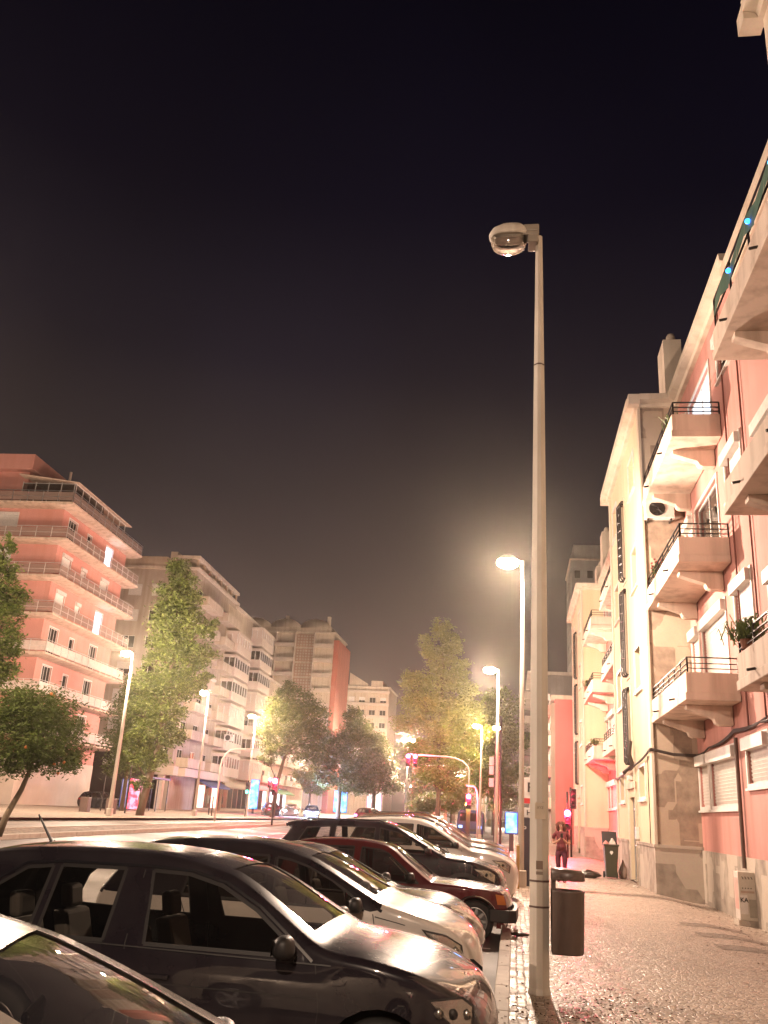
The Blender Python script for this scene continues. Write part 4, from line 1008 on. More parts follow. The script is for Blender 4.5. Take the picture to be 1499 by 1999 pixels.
# wheelie bin, bags, cabinet
t = thing('wheelie_bin', 'green-black wheelie bin, lid open over rubbish bags, by the doorway', 'wheelie bin', (3.12, 30.9, 0))
M_wb = simple('green_black_plastic', (.035, .04, .022), .45)
b = MB()
def rr4(wx, wy, z, dy=0): return [(-wx, -wy + dy, z), (wx, -wy + dy, z), (wx, wy + dy, z), (-wx, wy + dy, z)]
loft(b, [rr4(.17, .2, .04), rr4(.19, .24, .5), rr4(.22, .28, .97), rr4(.245, .30, .98), rr4(.245, .30, 1.03), rr4(.2, .26, 1.03), rr4(.19, .25, .8)]); b.build('body', M_wb, t, bevel=.015)
b = MB(); b.ob((-.24, .26, 1.02), (.48, 0, 0), (0, .22, .36), (0, -.04, .03)); b.build('lid', simple('lid_plastic', (.02, .02, .02), .4), t, bevel=.01)
for s in (-1, 1): MB().lathe([(.001, -.03), (.09, -.03), (.1, 0), (.09, .03), (.001, .03)], (s * .2, .24, .1), 14, 'x').build('wheel', M_rub, t)
b = MB(); b.prism([(0, -.07), (.055, 0), (.03, .06), (-.03, .06), (-.055, 0)], (0, -.268, .78), X, Z, Y * .03); b.build('emblem', simple('pale_emblem', (.6, .6, .58), .5), t)
def bag(name, label, cat, loc, s, mat, seed, knot=True):
    bm = bmesh.new(); bmesh.ops.create_icosphere(bm, subdivisions=3, radius=1)
    for v in bm.verts:
        n = noise.noise(v.co * 1.6 + V((seed, 0, 0))) * .28 + noise.noise(v.co * 4.3 + V((0, seed, 0))) * .16
        v.co *= 1 + n; v.co = V((v.co.x * s[0], v.co.y * s[1], max(v.co.z, -.72) * s[2] + .72 * s[2]))
        if knot and v.co.z > s[2] * 1.35: v.co.x *= .45; v.co.y *= .45; v.co.z += s[2] * .25
    for f in bm.faces: f.smooth = True
    me = bpy.data.meshes.new(name); bm.to_mesh(me); bm.free(); me.materials.append(mat)
    o = link(name, me); o.location = loc; return tag(o, label, cat)
M_bagb = simple('black_bag_film', (.03, .022, .014), .28, coat=.3); M_bagw = simple('white_bag_film', (.62, .56, .5), .4)
bag('rubbish_bag', 'black rubbish bag lying on the pavement left of the wheelie bin', 'rubbish bag', (2.38, 30.3, 0), (.34, .22, .13), M_bagb, 2)
bag('rubbish_bag', 'white rubbish bag sticking up inside the open wheelie bin', 'rubbish bag', (3.18, 30.9, .86), (.12, .14, .18), M_bagw, 5)
bag('rubbish_bag', 'pinkish bag in the left of the open wheelie bin', 'rubbish bag', (2.98, 30.85, .9), (.11, .14, .12), simple('pink_bag_film', (.5, .2, .18), .5), 9)
bag('rubbish_bag', 'small pale bag propped between the wheelie bin and the wall', 'rubbish bag', (3.52, 31.2, 0), (.13, .16, .28), simple('dusty_bag_film', (.4, .3, .25), .5), 11)
b = bag('litter_scrap', 'crumpled dark scrap on the kerb under the maroon bumper', 'litter', (.10, 14.1, .01), (.13, .06, .03), M_bagb, 15, False)
bag('litter_scrap', 'white crumpled paper on the pavement below the doorway', 'litter', (3.45, 27.4, .0), (.09, .06, .02), M_bagw, 17, False)
t = thing('electrical_cabinet', 'dented grey utility cabinet plastered with torn stickers at the foot of the pink wall', 'utility cabinet', (4.64, 20.3, -.17))
MB().box(-.08, -.02, -.05, .32, .42, .10).build('plinth', M_dado, t)
MB().box(-.04, 0, .10, .30, .38, 1.02).build('casing', simple('grey_cabinet', (.50, .45, .38), .6), t, bevel=.012)
for k in range(4): MB().ob((.03 + .06 * k, -.006, .93), (.025, 0, -.05), (.012, 0, .005), (0, .004, 0)).build('vent_slot', M_dark, t); MB().box(.03 + .055 * k, -.006, .70, .05 + .055 * k, -.001, .72).build('vent_slot', M_dark, t)
MB().box(-.02, -.008, .22, .12, -.003, .58).build('sticker', M_white, t); lettering('KA', .12, M_iron, t, frame_m((.055, -.01, .48), X, Z, -Y), .001, .003)
MB().box(.15, -.008, .16, .29, -.003, .50).build('sticker', simple('torn_poster', (.30, .27, .22), .8), t)
MB().box(.0, -.009, .62, .26, -.004, .66).build('sticker', simple('faded_label', (.40, .30, .24), .8), t)
MB().box(-.045, .05, .3, -.04, .33, .9).build('sticker', simple('pink_poster', (.55, .30, .25), .7), t)

# ------------------------------------------------------------------ cars
def crspline(pts, n):
    out = []; P = [V((*p, 0)) for p in pts]
    for i in range(len(P) - 1):
        p0 = P[max(i - 1, 0)]; p1 = P[i]; p2 = P[i + 1]; p3 = P[min(i + 2, len(P) - 1)]
        L = (p2 - p1).length
        m1 = (p2 - p0) / max((p2 - p0).length, 1e-6) * L; m2 = (p3 - p1) / max((p3 - p1).length, 1e-6) * L
        for k in range(n):
            t = k / n; a = 2 * t ** 3 - 3 * t * t + 1; b = t ** 3 - 2 * t * t + t; c = -2 * t ** 3 + 3 * t * t; d = t ** 3 - t * t
            q = p1 * a + m1 * b + p2 * c + m2 * d; out.append((q.x, q.y))
    out.append((P[-1].x, P[-1].y)); return out
def inpoly(p, poly):
    c = False; x, y = p; n = len(poly)
    for i in range(n):
        x1, y1 = poly[i]; x2, y2 = poly[i - 1]
        if (y1 > y) != (y2 > y) and x < (x2 - x1) * (y - y1) / (y2 - y1) + x1: c = not c
    return c
def cdt(poly, holes, step=.09):
    vs = []; es = []
    def addp(pl):
        b = len(vs); vs.extend(V(p) for p in pl); es.extend((b + i, b + (i + 1) % len(pl)) for i in range(len(pl)))
    addp(poly); [addp(h) for h in holes]
    xs = [p[0] for p in poly]; zs = [p[1] for p in poly]; y = min(zs) + step / 2
    while y < max(zs):
        x = min(xs) + step / 2
        while x < max(xs):
            if inpoly((x, y), poly) and not any(inpoly((x, y), h) for h in holes): vs.append(V((x, y)))
            x += step
        y += step
    v, e_, f, *_ = delaunay_2d_cdt(vs, es, [], 0, 1e-5)
    out = []
    for t in f:
        c = sum((v[i] for i in t), V((0, 0))) / len(t)
        if inpoly(c, poly) and not any(inpoly(c, h) for h in holes): out.append(tuple(t))
    return [(p.x, p.y) for p in v], out

M_cglass = glassy('car_glass', (.86, .84, .80), trans=.95, rough=.01)
M_plast = simple('black_trim', (.015, .014, .014), .5)
M_chrome = simple('chrome_trim', (.6, .58, .55), .2, 1.0)
M_seat = simple('seat_cloth', (.09, .08, .07), .85)
M_lens = glassy('headlight_lens', (.9, .9, .88), trans=.95, rough=.03)
M_refl = simple('headlight_reflector', (.7, .68, .64), .22, .9)
M_amber = simple('amber_lens', (.6, .17, .03), .25, coat=.6)
M_tail = simple('tail_lens', (.3, .01, .015), .2, coat=.8)

def squeeze(sp, x_, k, bow):
    o = dict(sp); f = lambda p: (x_ + (p[0] - x_) * k if p[0] > x_ else p[0], p[1])
    for q in ('wshield', 'hood', 'nose', 'head', 'indicator', 'chrome'):
        if sp.get(q): o[q] = [f(p) for p in sp[q]]
    o['seams'] = [[f(p) for p in q] for q in sp.get('seams', ())]; o['wheels'] = [f(p) for p in sp['wheels']]; o['bow'] = bow; return o
def make_car(name, label, x, y, rz, paintm, sp, group='cars parked nose to the kerb', cat='car', roofm=None):
    """sp: rear, rglass, roof, wshield, hood, nose point lists (x forward, z up from the road; nose near x=0)"""
    root = thing(name, label, cat, (x, y, -.12 if 'z' not in sp else sp['z']), rz, group)
    hw = sp.get('hw', .82); belt = sp.get('belt', .84); th = sp.get('tumble', .36)
    x0, x1 = sp['rear'][0][0] if False else min(p[0] for p in sp['rear']), max(p[0] for p in sp['nose'])
    def ys(px, z):
        t = 1 - .045 * ((z - .5) / .45) ** 2
        w_ = hw * t
        f = max(0, (px - (x1 - .75)) / .75); r = max(0, ((x0 + .7) - px) / .7)
        w_ *= 1 - .17 * f ** 2.4 - .10 * r ** 2.4
        if z > belt: w_ -= (z - belt) * th
        return w_
    segs = []; pts = []
    for s_ in ('rear', 'rglass', 'roof', 'wshield', 'hood', 'nose'):
        for p in sp[s_]: pts.append(p); segs.append(s_)
    N = 5; prof = crspline(pts, N); st = [segs[min(i // N + 1, len(segs) - 1)] if segs[i // N if i // N < len(segs) else -1] != segs[min(i // N + 1, len(segs) - 1)] else segs[min(i // N, len(segs) - 1)] for i in range(len(prof))]
    # offset curve
    R = sp.get('round', .055); nrm = []
    for i in range(len(prof)):
        a = V(prof[max(i - 1, 0)]); b = V(prof[min(i + 1, len(prof) - 1)]); d = (b - a).normalized(); nrm.append(V((-d.y, d.x)))
    Q = [V(prof[i]) - nrm[i] * R for i in range(len(prof))]
    ts = [(-1, 0)] ; K = 4
    cols = []   # (side, angle or t)
    def row(i):
        q = Q[i]; Ye = ys(q.x, q.y); out = []
        cr = sp.get('crown', {}).get(st[i], .035); bow = sp.get('bow', .14) * (max(0, (prof[i][0] - (x1 - .8)) / .8)) ** 2
        if st[i] == 'rear': bow = -.08
        for k in range(K + 1):     # right-hand edge arc: from side to top
            a = math.pi / 2 * k / K; yy = Ye - R + R * math.cos(a); d = -R + R * math.sin(a); out.append((yy, d, None))
        m = 8; Yi = Ye - R
        for k in range(1, m): out.append((Yi * (1 - 2 * k / m), 0, None))
        for k in range(K + 1):
            a = math.pi / 2 * (K - k) / K; out.append((-(Ye - R + R * math.cos(a)), -R + R * math.sin(a), None))
        res = []
        for (yy, d, _) in out:
            t = abs(yy) / max(Ye, .01); up = cr * (1 - t * t); p = V(prof[i]) + nrm[i] * (d + up); res.append((p.x + bow * (1 - t * t), -yy, p.y))
        return res
    rows = [row(i) for i in range(len(prof))]; nc = len(rows[0])
    body = MB(); body.smooth = True; ws = MB(); ws.smooth = True; rg = MB(); rg.smooth = True; frit = MB(); frit.smooth = True
    gi0, gi1 = K + 1, nc - K - 2
    def strip(mb, cond, off=0):
        idx = {}; vs = []; fs = []
        for i in range(len(rows) - 1):
            for c in range(nc - 1):
                if cond(i, c):
                    q = []
                    for (a, b) in ((i, c), (i + 1, c), (i + 1, c + 1), (i, c + 1)):
                        if (a, b) not in idx: idx[(a, b)] = len(vs); p = rows[a][b]; vs.append((p[0] - nrm[a].x * off, p[1], p[2] - nrm[a].y * off))
                        q.append(idx[(a, b)])
                    fs.append(q)
        mb.add(vs, fs)
    def glassrow(i, s_):
        j = [k for k in range(len(rows)) if st[k] == s_]
        return st[i] == s_ and i > j[0] + 0 and i < j[-1] - 0
    isw = lambda i, c: glassrow(i, 'wshield') and gi0 <= c < gi1
    isr = lambda i, c: glassrow(i, 'rglass') and gi0 <= c < gi1
    strip(body, lambda i, c: not isw(i, c) and not isr(i, c)); strip(ws, isw, .006); strip(rg, isr, .006)
    # side panels with openings and wheel arches
    zs = sp.get('sill', .2)
    wh = sp['wheels']; Ra = sp.get('arch', .36); outline = [tuple(q) for q in Q if q.y > zs + .02]
    xb, xf = outline[0][0], outline[-1][0]
    bottom = []
    for (wx, wr) in sorted(wh, key=lambda t: -t[0]):
        a0 = math.asin(max(-1, min(1, (zs - wr) / Ra)))
        for k in range(13):
            a = a0 + (math.pi - 2 * a0) * k / 12; bottom.append((wx + Ra * math.cos(a), wr + Ra * math.sin(a)))
    bottom = [(xf, zs)] + [p for p in bottom if xb + .02 < p[0] < xf - .02] + [(xb, zs)]
    poly = outline + bottom
    holes = sp['windows']
    v2, f2 = cdt(poly, holes)
    for s in (-1, 1): body.add([(p[0], s * ys(*p), p[1]) for p in v2], [t if s > 0 else t[::-1] for t in f2])
    me = body.mesh('body', [paintm, roofm or paintm])
    if roofm:
        for p in me.polygons:
            c = p.center
            if c.z > belt + .012 and c.x < sp['wshield'][-1][0] + .05: p.material_index = 1
    bm = bmesh.new(); bm.from_mesh(me); bmesh.ops.remove_doubles(bm, verts=bm.verts, dist=.0006); bmesh.ops.recalc_face_normals(bm, faces=bm.faces); bm.to_mesh(me); bm.free()
    link('body', me, root)
    if ws.f: ws.build('windscreen', M_cglass, root, fix=False)
    if rg.f: rg.build('rear_window', M_cglass, root, fix=False)
    def ribbon(mb, line, wd_, off, s):
        pl = [V(p) for p in line]
        for i in range(len(pl) - 1):
            d = (pl[i + 1] - pl[i]).normalized(); n = V((-d.y, d.x)) * wd_ / 2
            q = [pl[i] - n, pl[i + 1] - n, pl[i + 1] + n, pl[i] + n]
            mb.add([(p.x, s * (ys(p.x, p.y) + off), p.y) for p in q], [(0, 1, 2, 3)])
    def decal(polyg, off, s, step=.07):
        vv, ff = cdt(polyg, [], step); return [(p[0], s * (ys(*p) + off), p[1]) for p in vv], ff
    for s in (-1, 1):
        for h in holes:
            g = MB(); g.smooth = True; g.add(*decal(h, -.012, s)); g.build('side_window', M_cglass, root, fix=False)
        tr = MB()
        for h in holes: ribbon(tr, list(h) + [h[0]], .022, .004, s)
        tr.build('window_seal', M_plast, root, fix=False)
        if sp.get('chrome'):
            t2 = MB(); ribbon(t2, sp['chrome'], .016, .009, s); t2.build('chrome_strip', M_chrome, root, fix=False)
        se = MB()
        for l in sp.get('seams', ()): ribbon(se, l, .008, .003, s)
        if sp.get('seams'): se.build('door_seam', M_plast, root, fix=False)
        for (hx, hz) in sp.get('handles', ()):
            m = MB(); y_ = ys(hx, hz); m.box(hx - .09, s * (y_ + .004), hz - .012, hx + .09, s * (y_ + .03), hz + .014); m.build('door_handle', sp.get('handlem', paintm), root, bevel=.006)
        if sp.get('cladding'):
            c = MB(); 
            for (wx, wr) in wh:
                pl = [(wx + (Ra + .03) * math.cos(a), wr + (Ra + .03) * math.sin(a)) for a in [math.pi * k / 12 for k in range(13)]]; ribbon(c, pl, .07, .008, s)
            ribbon(c, [(min(w_[0] for w_ in wh) + Ra, zs + .06), (max(w_[0] for w_ in wh) - Ra, zs + .06)], .14, .008, s); c.build('cladding', M_plast, root, fix=False)
        if sp.get('head'):
            hd = sp['head']; c = V((sum(p[0] for p in hd) / len(hd), sum(p[1] for p in hd) / len(hd)))
            def sc(k): return [tuple(c + (V(p) - c) * k) for p in hd]
            b = MB(); b.add(*decal(hd, .004, s, .05)); b = b.build('headlight', M_plast, root, fix=False)
            r = MB(); r.smooth = True; r.add(*decal(sc(.86), .007, s, .05)); r.build('reflector', M_refl, b, fix=False)
            for k in range(3):
                q = c + V((-.10 + .08 * k, .0)) * (1 if abs(hd[0][0] - hd[2][0]) > .15 else .4); m = MB(); m.smooth = True; m.lathe([(.001, s * .016), (.028, s * .012), (.032, s * .002)], (q.x, s * ys(q.x, q.y), q.y), 12, 'y'); m.build('projector', M_plast if k == 1 else M_chrome, b, fix=False)
            l = MB(); l.smooth = True; l.add(*decal(sc(.97), .022, s, .05)); l.build('lens', M_lens, b, fix=False)
        if sp.get('indicator'): m = MB(); m.add(*decal(sp['indicator'], .006, s, .05)); m.build('indicator', M_amber, root, fix=False)
        if sp.get('tail'): m = MB(); m.add(*decal(sp['tail'], .006, s, .05)); m.build('tail_light', M_tail, root, fix=False)
        mx, mz = sp['mirror']; y_ = ys(mx, mz)
        bm = bmesh.new(); bmesh.ops.create_icosphere(bm, subdivisions=3, radius=1)
        for v in bm.verts:
            v.co = V((math.copysign(abs(v.co.x) ** .8, v.co.x) * .06, math.copysign(abs(v.co.y) ** .7, v.co.y) * .095, math.copysign(abs(v.co.z) ** .7, v.co.z) * .065)); v.co.x += v.co.x * v.co.z * -2; v.co += V((mx, s * (y_ + .15), mz + .03))
        for f in bm.faces: f.smooth = True
        me = bpy.data.meshes.new('mirror'); bm.to_mesh(me); bm.free(); me.materials.append(sp.get('mirrorm', M_plast)); mo = link('mirror', me, root)
        m = MB(); m.ob((mx - .025, s * (y_ - .02), mz - .045), (.06, 0, 0), (0, s * .12, .02), (0, 0, .03)); m.build('arm', M_plast, mo)
        m = MB(); m.quad((mx - .062, s * (y_ + .08), mz - .015), (mx - .062, s * (y_ + .22), mz - .015), (mx - .060, s * (y_ + .22), mz + .07), (mx - .060, s * (y_ + .08), mz + .07)); m.build('mirror_glass', M_chrome, mo, fix=False)
        if sp.get('rails'):
            m = MB(); m.smooth = True; q = sp['rails']; m.tube([(a, s * (ys(a, b) - .06), b) for a, b in q], .013, 6); m.build('roof_rail', sp.get('railm', M_plast), root)
    # nose details: grille, lower intake, plate
    def band(z0, z1, half, off, mat, nm, parent=None):
        m = MB(); n = 10
        def at(z, yy):
            i = min(range(len(prof)), key=lambda k: abs(prof[k][1] - z) + (0 if prof[k][0] > x1 - .5 and st[k] in ('nose', 'hood') else 9)); Ye = ys(Q[i].x, Q[i].y); t = min(1, abs(yy) / Ye)
            return V((prof[i][0] + (sp.get('bow', .14)) * (1 - t * t) + off, yy, z))
        for i in range(n):
            a = -half + 2 * half * i / n; b = a + 2 * half / n; m.quad(at(z0, a), at(z0, b), at(z1, b), at(z1, a))
        return m.build(nm, mat, parent or root, fix=False)
    gz0, gz1, gh = sp.get('grille', (.42, .58, .36))
    gr = band(gz0, gz1, gh, .012, M_plast, 'grille'); band((gz0 + gz1) / 2 - .008, (gz0 + gz1) / 2 + .008, gh * .95, .018, M_chrome, 'grille_bar', gr)
    band(.2, .3, .5, .012, M_plast, 'lower_intake'); band(.32, .40, .2, .02, M_white, 'number_plate')
    # wheels
    for (wx, wr) in wh:
        for s in (-1, 1):
            yo = s * (ys(wx, .4) - .03); g = MB(); g.smooth = True; w_ = .19; c = (wx, yo, wr)
            g.lathe([(wr * .64, 0), (wr * .9, s * .012), (wr * .98, s * -.02), (wr, s * -.05), (wr, -s * (w_ - .04)), (wr * .9, -s * w_), (wr * .6, -s * w_)], c, 32, 'y'); g = g.build('wheel', M_rub, root)
            r = MB(); r.smooth = True; r.lathe([(wr * .68, .0), (wr * .66, s * .008), (wr * .60, s * -.0), (wr * .58, -s * .09), (.001, -s * .1)], c, 32, 'y'); r.build('rim', sp.get('rimm', M_alu), g)
            k = MB(); n = sp.get('spokes', 5)
            for j in range(n):
                a = 2 * math.pi * j / n; u = V((math.cos(a), 0, math.sin(a))); t_ = V((-math.sin(a), 0, math.cos(a))); o = V(c) + V((0, -s * .035, 0))
                k.add([o + u * .03 - t_ * .035, o + u * wr * .62 - t_ * .022, o + u * wr * .62 + t_ * .022, o + u * .03 + t_ * .035] + [o + V((0, s * .03, 0)) + u * .03 - t_ * .028, o + V((0, s * .028, 0)) + u * wr * .62 - t_ * .016, o + V((0, s * .028, 0)) + u * wr * .62 + t_ * .016, o + V((0, s * .03, 0)) + u * .03 + t_ * .028], [(0, 1, 2, 3), (4, 5, 6, 7), (0, 1, 5, 4), (2, 3, 7, 6), (1, 2, 6, 5)])
            k.lathe([(.05, -s * .02), (.045, s * .004), (.001, s * .006)], c, 12, 'y'); k.build('spokes', sp.get('rimm', M_alu), g)
            wl_ = MB(); wl_.smooth = True; n = 14; a = [(wx + (Ra + .0) * math.cos(math.pi * j / n), s * (ys(wx, .4) - .01), wr + Ra * math.sin(math.pi * j / n)) for j in range(n + 1)]
            wl_.add(a + [(p[0], s * .35, p[2]) for p in a], [(j, j + 1, n + 2 + j, n + 1 + j) for j in range(n)]); wl_.build('wheel_arch', M_dark, root, fix=False)
    # underbody and cabin
    fx = max(w_[0] for w_ in wh); rx = min(w_[0] for w_ in wh)
    m = MB(); m.box(x0 + .12, -hw * .72, .16, x1 - .2, hw * .72, .40); m.box(rx + Ra, -hw * .9, .19, fx - Ra, hw * .9, .42); m.box(fx - Ra - .05, -hw * .8, .42, fx - Ra + .03, hw * .8, belt - .12); m.build('underbody', M_dark, root)
    wsx = sp['wshield'][-1][0]; cb = sp['cabin']   # cabin: front seat x, rear seat x
    d = MB(); d.box(wsx - .36, -hw * .82, belt - .30, wsx + .02, hw * .82, belt - .03); d.build('dashboard', M_seat, root, bevel=.03)
    for sx_ in cb:
        for s in (-1, 1):
            q = MB(); q.ob((sx_ - .1, s * .36 - .22, .38), (.5, 0, 0), (0, .44, 0), (-.02, 0, .14)); q.ob((sx_ - .14, s * .36 - .2, .48), (.12, 0, 0), (0, .40, 0), (-.13, 0, belt - .42)); q.ob((sx_ - .25, s * .36 - .11, belt + .07), (.09, 0, 0), (0, .22, 0), (-.03, 0, .16)); q.build('seat', M_seat, root, bevel=.03)
    m = MB(); m.smooth = True; n = 24; c = V((wsx - .42, .36, belt - .06)); a = [c + V((-.06 * math.sin(2 * math.pi * k / n), .165 * math.cos(2 * math.pi * k / n), .155 * math.sin(2 * math.pi * k / n))) for k in range(n + 1)]; m.tube(a, .013, 6); m.tube([c + V((0, -.15, 0)), c + V((.02, 0, -.01)), c + V((0, .15, 0))], .016, 6); m.build('steering_wheel', M_plast, root)
    top = sp['wshield'][0]; m = MB(); m.ob((top[0] + .02, -.1, top[1] - .12), (.02, 0, 0), (0, .2, 0), (0, 0, .06)); m.build('interior_mirror', M_plast, root, bevel=.01)
    m = MB()
    for yy in (-.45, .15):
        a = V((wsx + .0, yy, belt + .06)); m.tube([a, a + V((-.06, .2, .05)), a + V((-.10, .5, .06))], .007, 5)
    m.build('wiper', M_plast, root)
    if sp.get('antenna'):
        ax, az, tilt = sp['antenna']; m = MB(); m.tube([(ax, 0, az - .02), (ax - tilt, 0, az + .19)], [.012, .006], 6); m.lathe([(.03, 0), (.022, .025), (.001, .04)], (ax, 0, az - .02), 10); m.build('antenna', M_plast, root)
    for f_ in sp.get('extra', ()): f_(root, ys)
    return root

def P_(pts, dz=0): return [(a, b + dz) for a, b in pts]
black_sp = dict(hw=.83, belt=.835, tumble=.34, arch=.345,
    rear=[(-3.86, .22), (-3.97, .5), (-3.95, .78), (-3.88, .92)], rglass=[(-3.72, 1.18), (-3.60, 1.26)], roof=[(-3.40, 1.325), (-2.98, 1.36), (-2.5, 1.37), (-2.1, 1.345), (-1.80, 1.285)],
    wshield=[(-1.72, 1.262), (-1.55, 1.18), (-1.35, 1.065), (-1.14, .945)], hood=[(-1.03, .905), (-.75, .875), (-.45, .82), (-.22, .745), (-.10, .68)], nose=[(-.02, .56), (.0, .4), (-.03, .26), (-.12, .18)], bow=.16,
    windows=[[(-2.19, .865), (-1.22, .865), (-1.31, .95), (-1.52, 1.09), (-1.78, 1.21), (-2.02, 1.262), (-2.27, 1.268)],
             [(-2.91, .865), (-2.46, .865), (-2.46, 1.268), (-2.91, 1.262)], [(-3.45, .885), (-2.97, .87), (-2.97, 1.255), (-3.14, 1.235), (-3.30, 1.12)]],
    chrome=[(-3.52, .88), (-3.34, 1.14), (-3.16, 1.262), (-2.9, 1.285), (-2.3, 1.292), (-2.0, 1.283), (-1.75, 1.228), (-1.50, 1.112), (-1.28, .965), (-1.12, .85)],
    seams=[[(-2.33, 1.27), (-2.31, .86), (-2.30, .5), (-2.33, .24)], [(-1.10, .84), (-1.06, .6), (-1.08, .42), (-1.12, .24)], [(-3.1, .85), (-3.04, .7), (-2.85, .56), (-2.75, .4), (-2.74, .24)], [(-3.4, .855), (-1.0, .835)], [(-3.6, .62), (-2.2, .66), (-1.2, .66), (-.5, .66)]],
    handles=[(-2.08, .70), (-2.85, .71)], head=[(-.36, .70), (-.13, .725), (-.055, .68), (-.06, .53), (-.15, .54), (-.27, .62)],
    wheels=[(-.66, .29), (-3.12, .29)], mirror=(-1.27, .90), cabin=(-2.25, -3.05), spokes=7, antenna=(-3.3, 1.36, .16), rimm=simple('dark_alloy', (.12, .11, .11), .35, .8), grille=(.44, .60, .3), tail=[(-3.93, .7), (-3.6, .72), (-3.62, .82), (-3.9, .84)])
CP_black = carpaint('black_car_paint', (.014, .011, .015), .0, .3)
make_car('parked_car', 'glossy black car with slim chrome window line and roof antenna, second from the camera', -.06, 5.65 + .83, 0.0, CP_black, squeeze(black_sp, -1.05, .90, .05))
white_sp = dict(hw=.82, belt=.86, tumble=.34, arch=.34, bow=.17,
    rear=[(-3.75, .22), (-3.86, .5), (-3.84, .8), (-3.78, .96)], rglass=[(-3.62, 1.2), (-3.52, 1.29)], roof=[(-3.3, 1.34), (-2.85, 1.37), (-2.4, 1.365), (-2.1, 1.315), (-1.92, 1.27)],
    wshield=[(-1.84, 1.245), (-1.64, 1.16), (-1.44, 1.065), (-1.2, .955)], hood=[(-1.10, .925), (-.92, .89), (-.68, .835), (-.48, .77), (-.36, .69)], nose=[(-.29, .56), (-.27, .4), (-.30, .26), (-.38, .18)],
    windows=[[(-2.14, .89), (-1.30, .885), (-1.42, .985), (-1.62, 1.10), (-1.86, 1.2), (-2.04, 1.245), (-2.18, 1.262)], [(-3.0, .90), (-2.24, .89), (-2.26, 1.27), (-2.8, 1.262), (-2.98, 1.18)]],
    seams=[[(-2.20, 1.26), (-2.18, .86), (-2.2, .24)], [(-1.22, .86), (-1.16, .6), (-1.18, .24)], [(-3.0, .86), (-2.9, .66), (-2.72, .5), (-2.7, .24)], [(-1.2, .84), (-.95, .80), (-.6, .73), (-.42, .66)]],
    handles=[(-2.02, .74), (-2.8, .75)], head=[(-.74, .77), (-.50, .735), (-.345, .66), (-.315, .50), (-.42, .49), (-.52, .56)],
    wheels=[(-.86, .29), (-3.1, .29)], mirror=(-1.36, .90), cabin=(-2.2, -2.95), cladding=True, spokes=5, extra=[])
CP_white = carpaint('white_car_paint', (.60, .56, .52), .05, .35)
def white_badge(root, ys):
    m = MB(); y_ = -(ys(-1.0, .68) + .008); m.add([(-1.14, y_, .70), (-1.06, y_, .735), (-.98, y_, .735), (-.90, y_, .67), (-.96, y_, .655), (-1.14, y_, .675)], [tuple(range(6))]); m.build('side_vent', M_plast, root)
white_sp['extra'] = [white_badge]
make_car('parked_car', 'white car with black mirrors and dark vent behind the wheel, third from the camera', .0, 8.3 + .82, 0.0, CP_white, squeeze(white_sp, -1.2, .90, .06), roofm=CP_black)
c4_sp = dict(hw=.80, belt=.76, tumble=.36, arch=.35, bow=.08, round=.08,
    rear=[(-3.7, .22), (-3.85, .5), (-3.8, .75)], rglass=[(-3.6, .98), (-3.3, 1.14)], roof=[(-3.0, 1.22), (-2.62, 1.26), (-2.36, 1.235), (-2.2, 1.18)],
    wshield=[(-2.10, 1.135), (-1.86, 1.02), (-1.62, .90), (-1.44, .82)], hood=[(-1.34, .79), (-1.05, .775), (-.78, .745), (-.58, .68), (-.44, .57)], nose=[(-.35, .45), (-.32, .33), (-.36, .2)],
    windows=[[(-2.3, .80), (-1.62, .79), (-1.80, .92), (-2.05, 1.05), (-2.28, 1.13)], [(-3.1, .82), (-2.38, .80), (-2.38, 1.14), (-2.8, 1.14), (-3.0, 1.05)]],
    seams=[[(-2.34, 1.13), (-2.34, .24)], [(-1.44, .76), (-1.38, .24)]], handles=[(-2.2, .68)], head=[(-.72, .66), (-.56, .66), (-.44, .54), (-.48, .46), (-.62, .5)],
    wheels=[(-.88, .29), (-3.1, .29)], mirror=(-1.60, .84), cabin=(-2.3, -2.9), spokes=6, grille=(.34, .42, .3))
make_car('parked_car', 'dark rounded small car squeezed between the white car and the maroon saloon', -.12, 11.1 + .80, 0.0, carpaint('dark_bronze_paint', (.030, .022, .018), .1, .3), c4_sp)
red_sp = dict(hw=.79, belt=.70, tumble=.34, arch=.325, bow=.05, round=.035, crown={'hood': .02, 'roof': .03, 'wshield': .03},
    rear=[(-4.35, .24), (-4.42, .45), (-4.40, .70), (-4.36, .77)], rglass=[(-3.92, .80), (-3.6, 1.02), (-3.42, 1.15)], roof=[(-3.22, 1.225), (-2.8, 1.265), (-2.4, 1.27), (-1.98, 1.235)],
    wshield=[(-1.82, 1.19), (-1.6, 1.04), (-1.38, .89), (-1.22, .785)], hood=[(-1.15, .76), (-.8, .745), (-.45, .72), (-.2, .69)], nose=[(-.11, .655), (-.06, .5), (-.07, .46), (-.1, .25)],
    windows=[[(-2.30, .735), (-1.36, .735), (-1.50, .855), (-1.86, 1.12), (-1.98, 1.165), (-2.28, 1.185)], [(-3.28, .735), (-2.40, .735), (-2.40, 1.187), (-3.0, 1.165), (-3.2, 1.02)]],
    seams=[[(-2.35, 1.18), (-2.35, .24)], [(-1.28, .71), (-1.22, .24)], [(-3.3, .7), (-3.1, .5), (-2.95, .24)], [(-4.3, .5), (-.15, .48)]], handles=[(-2.2, .62), (-3.05, .62)], head=None,
    indicator=[(-.22, .66), (-.10, .645), (-.065, .52), (-.19, .52)], wheels=[(-.52, .28), (-3.45, .28)], mirror=(-1.47, .79), cabin=(-2.35, -3.1), spokes=9, grille=(.50, .66, .25),
    rails=None)
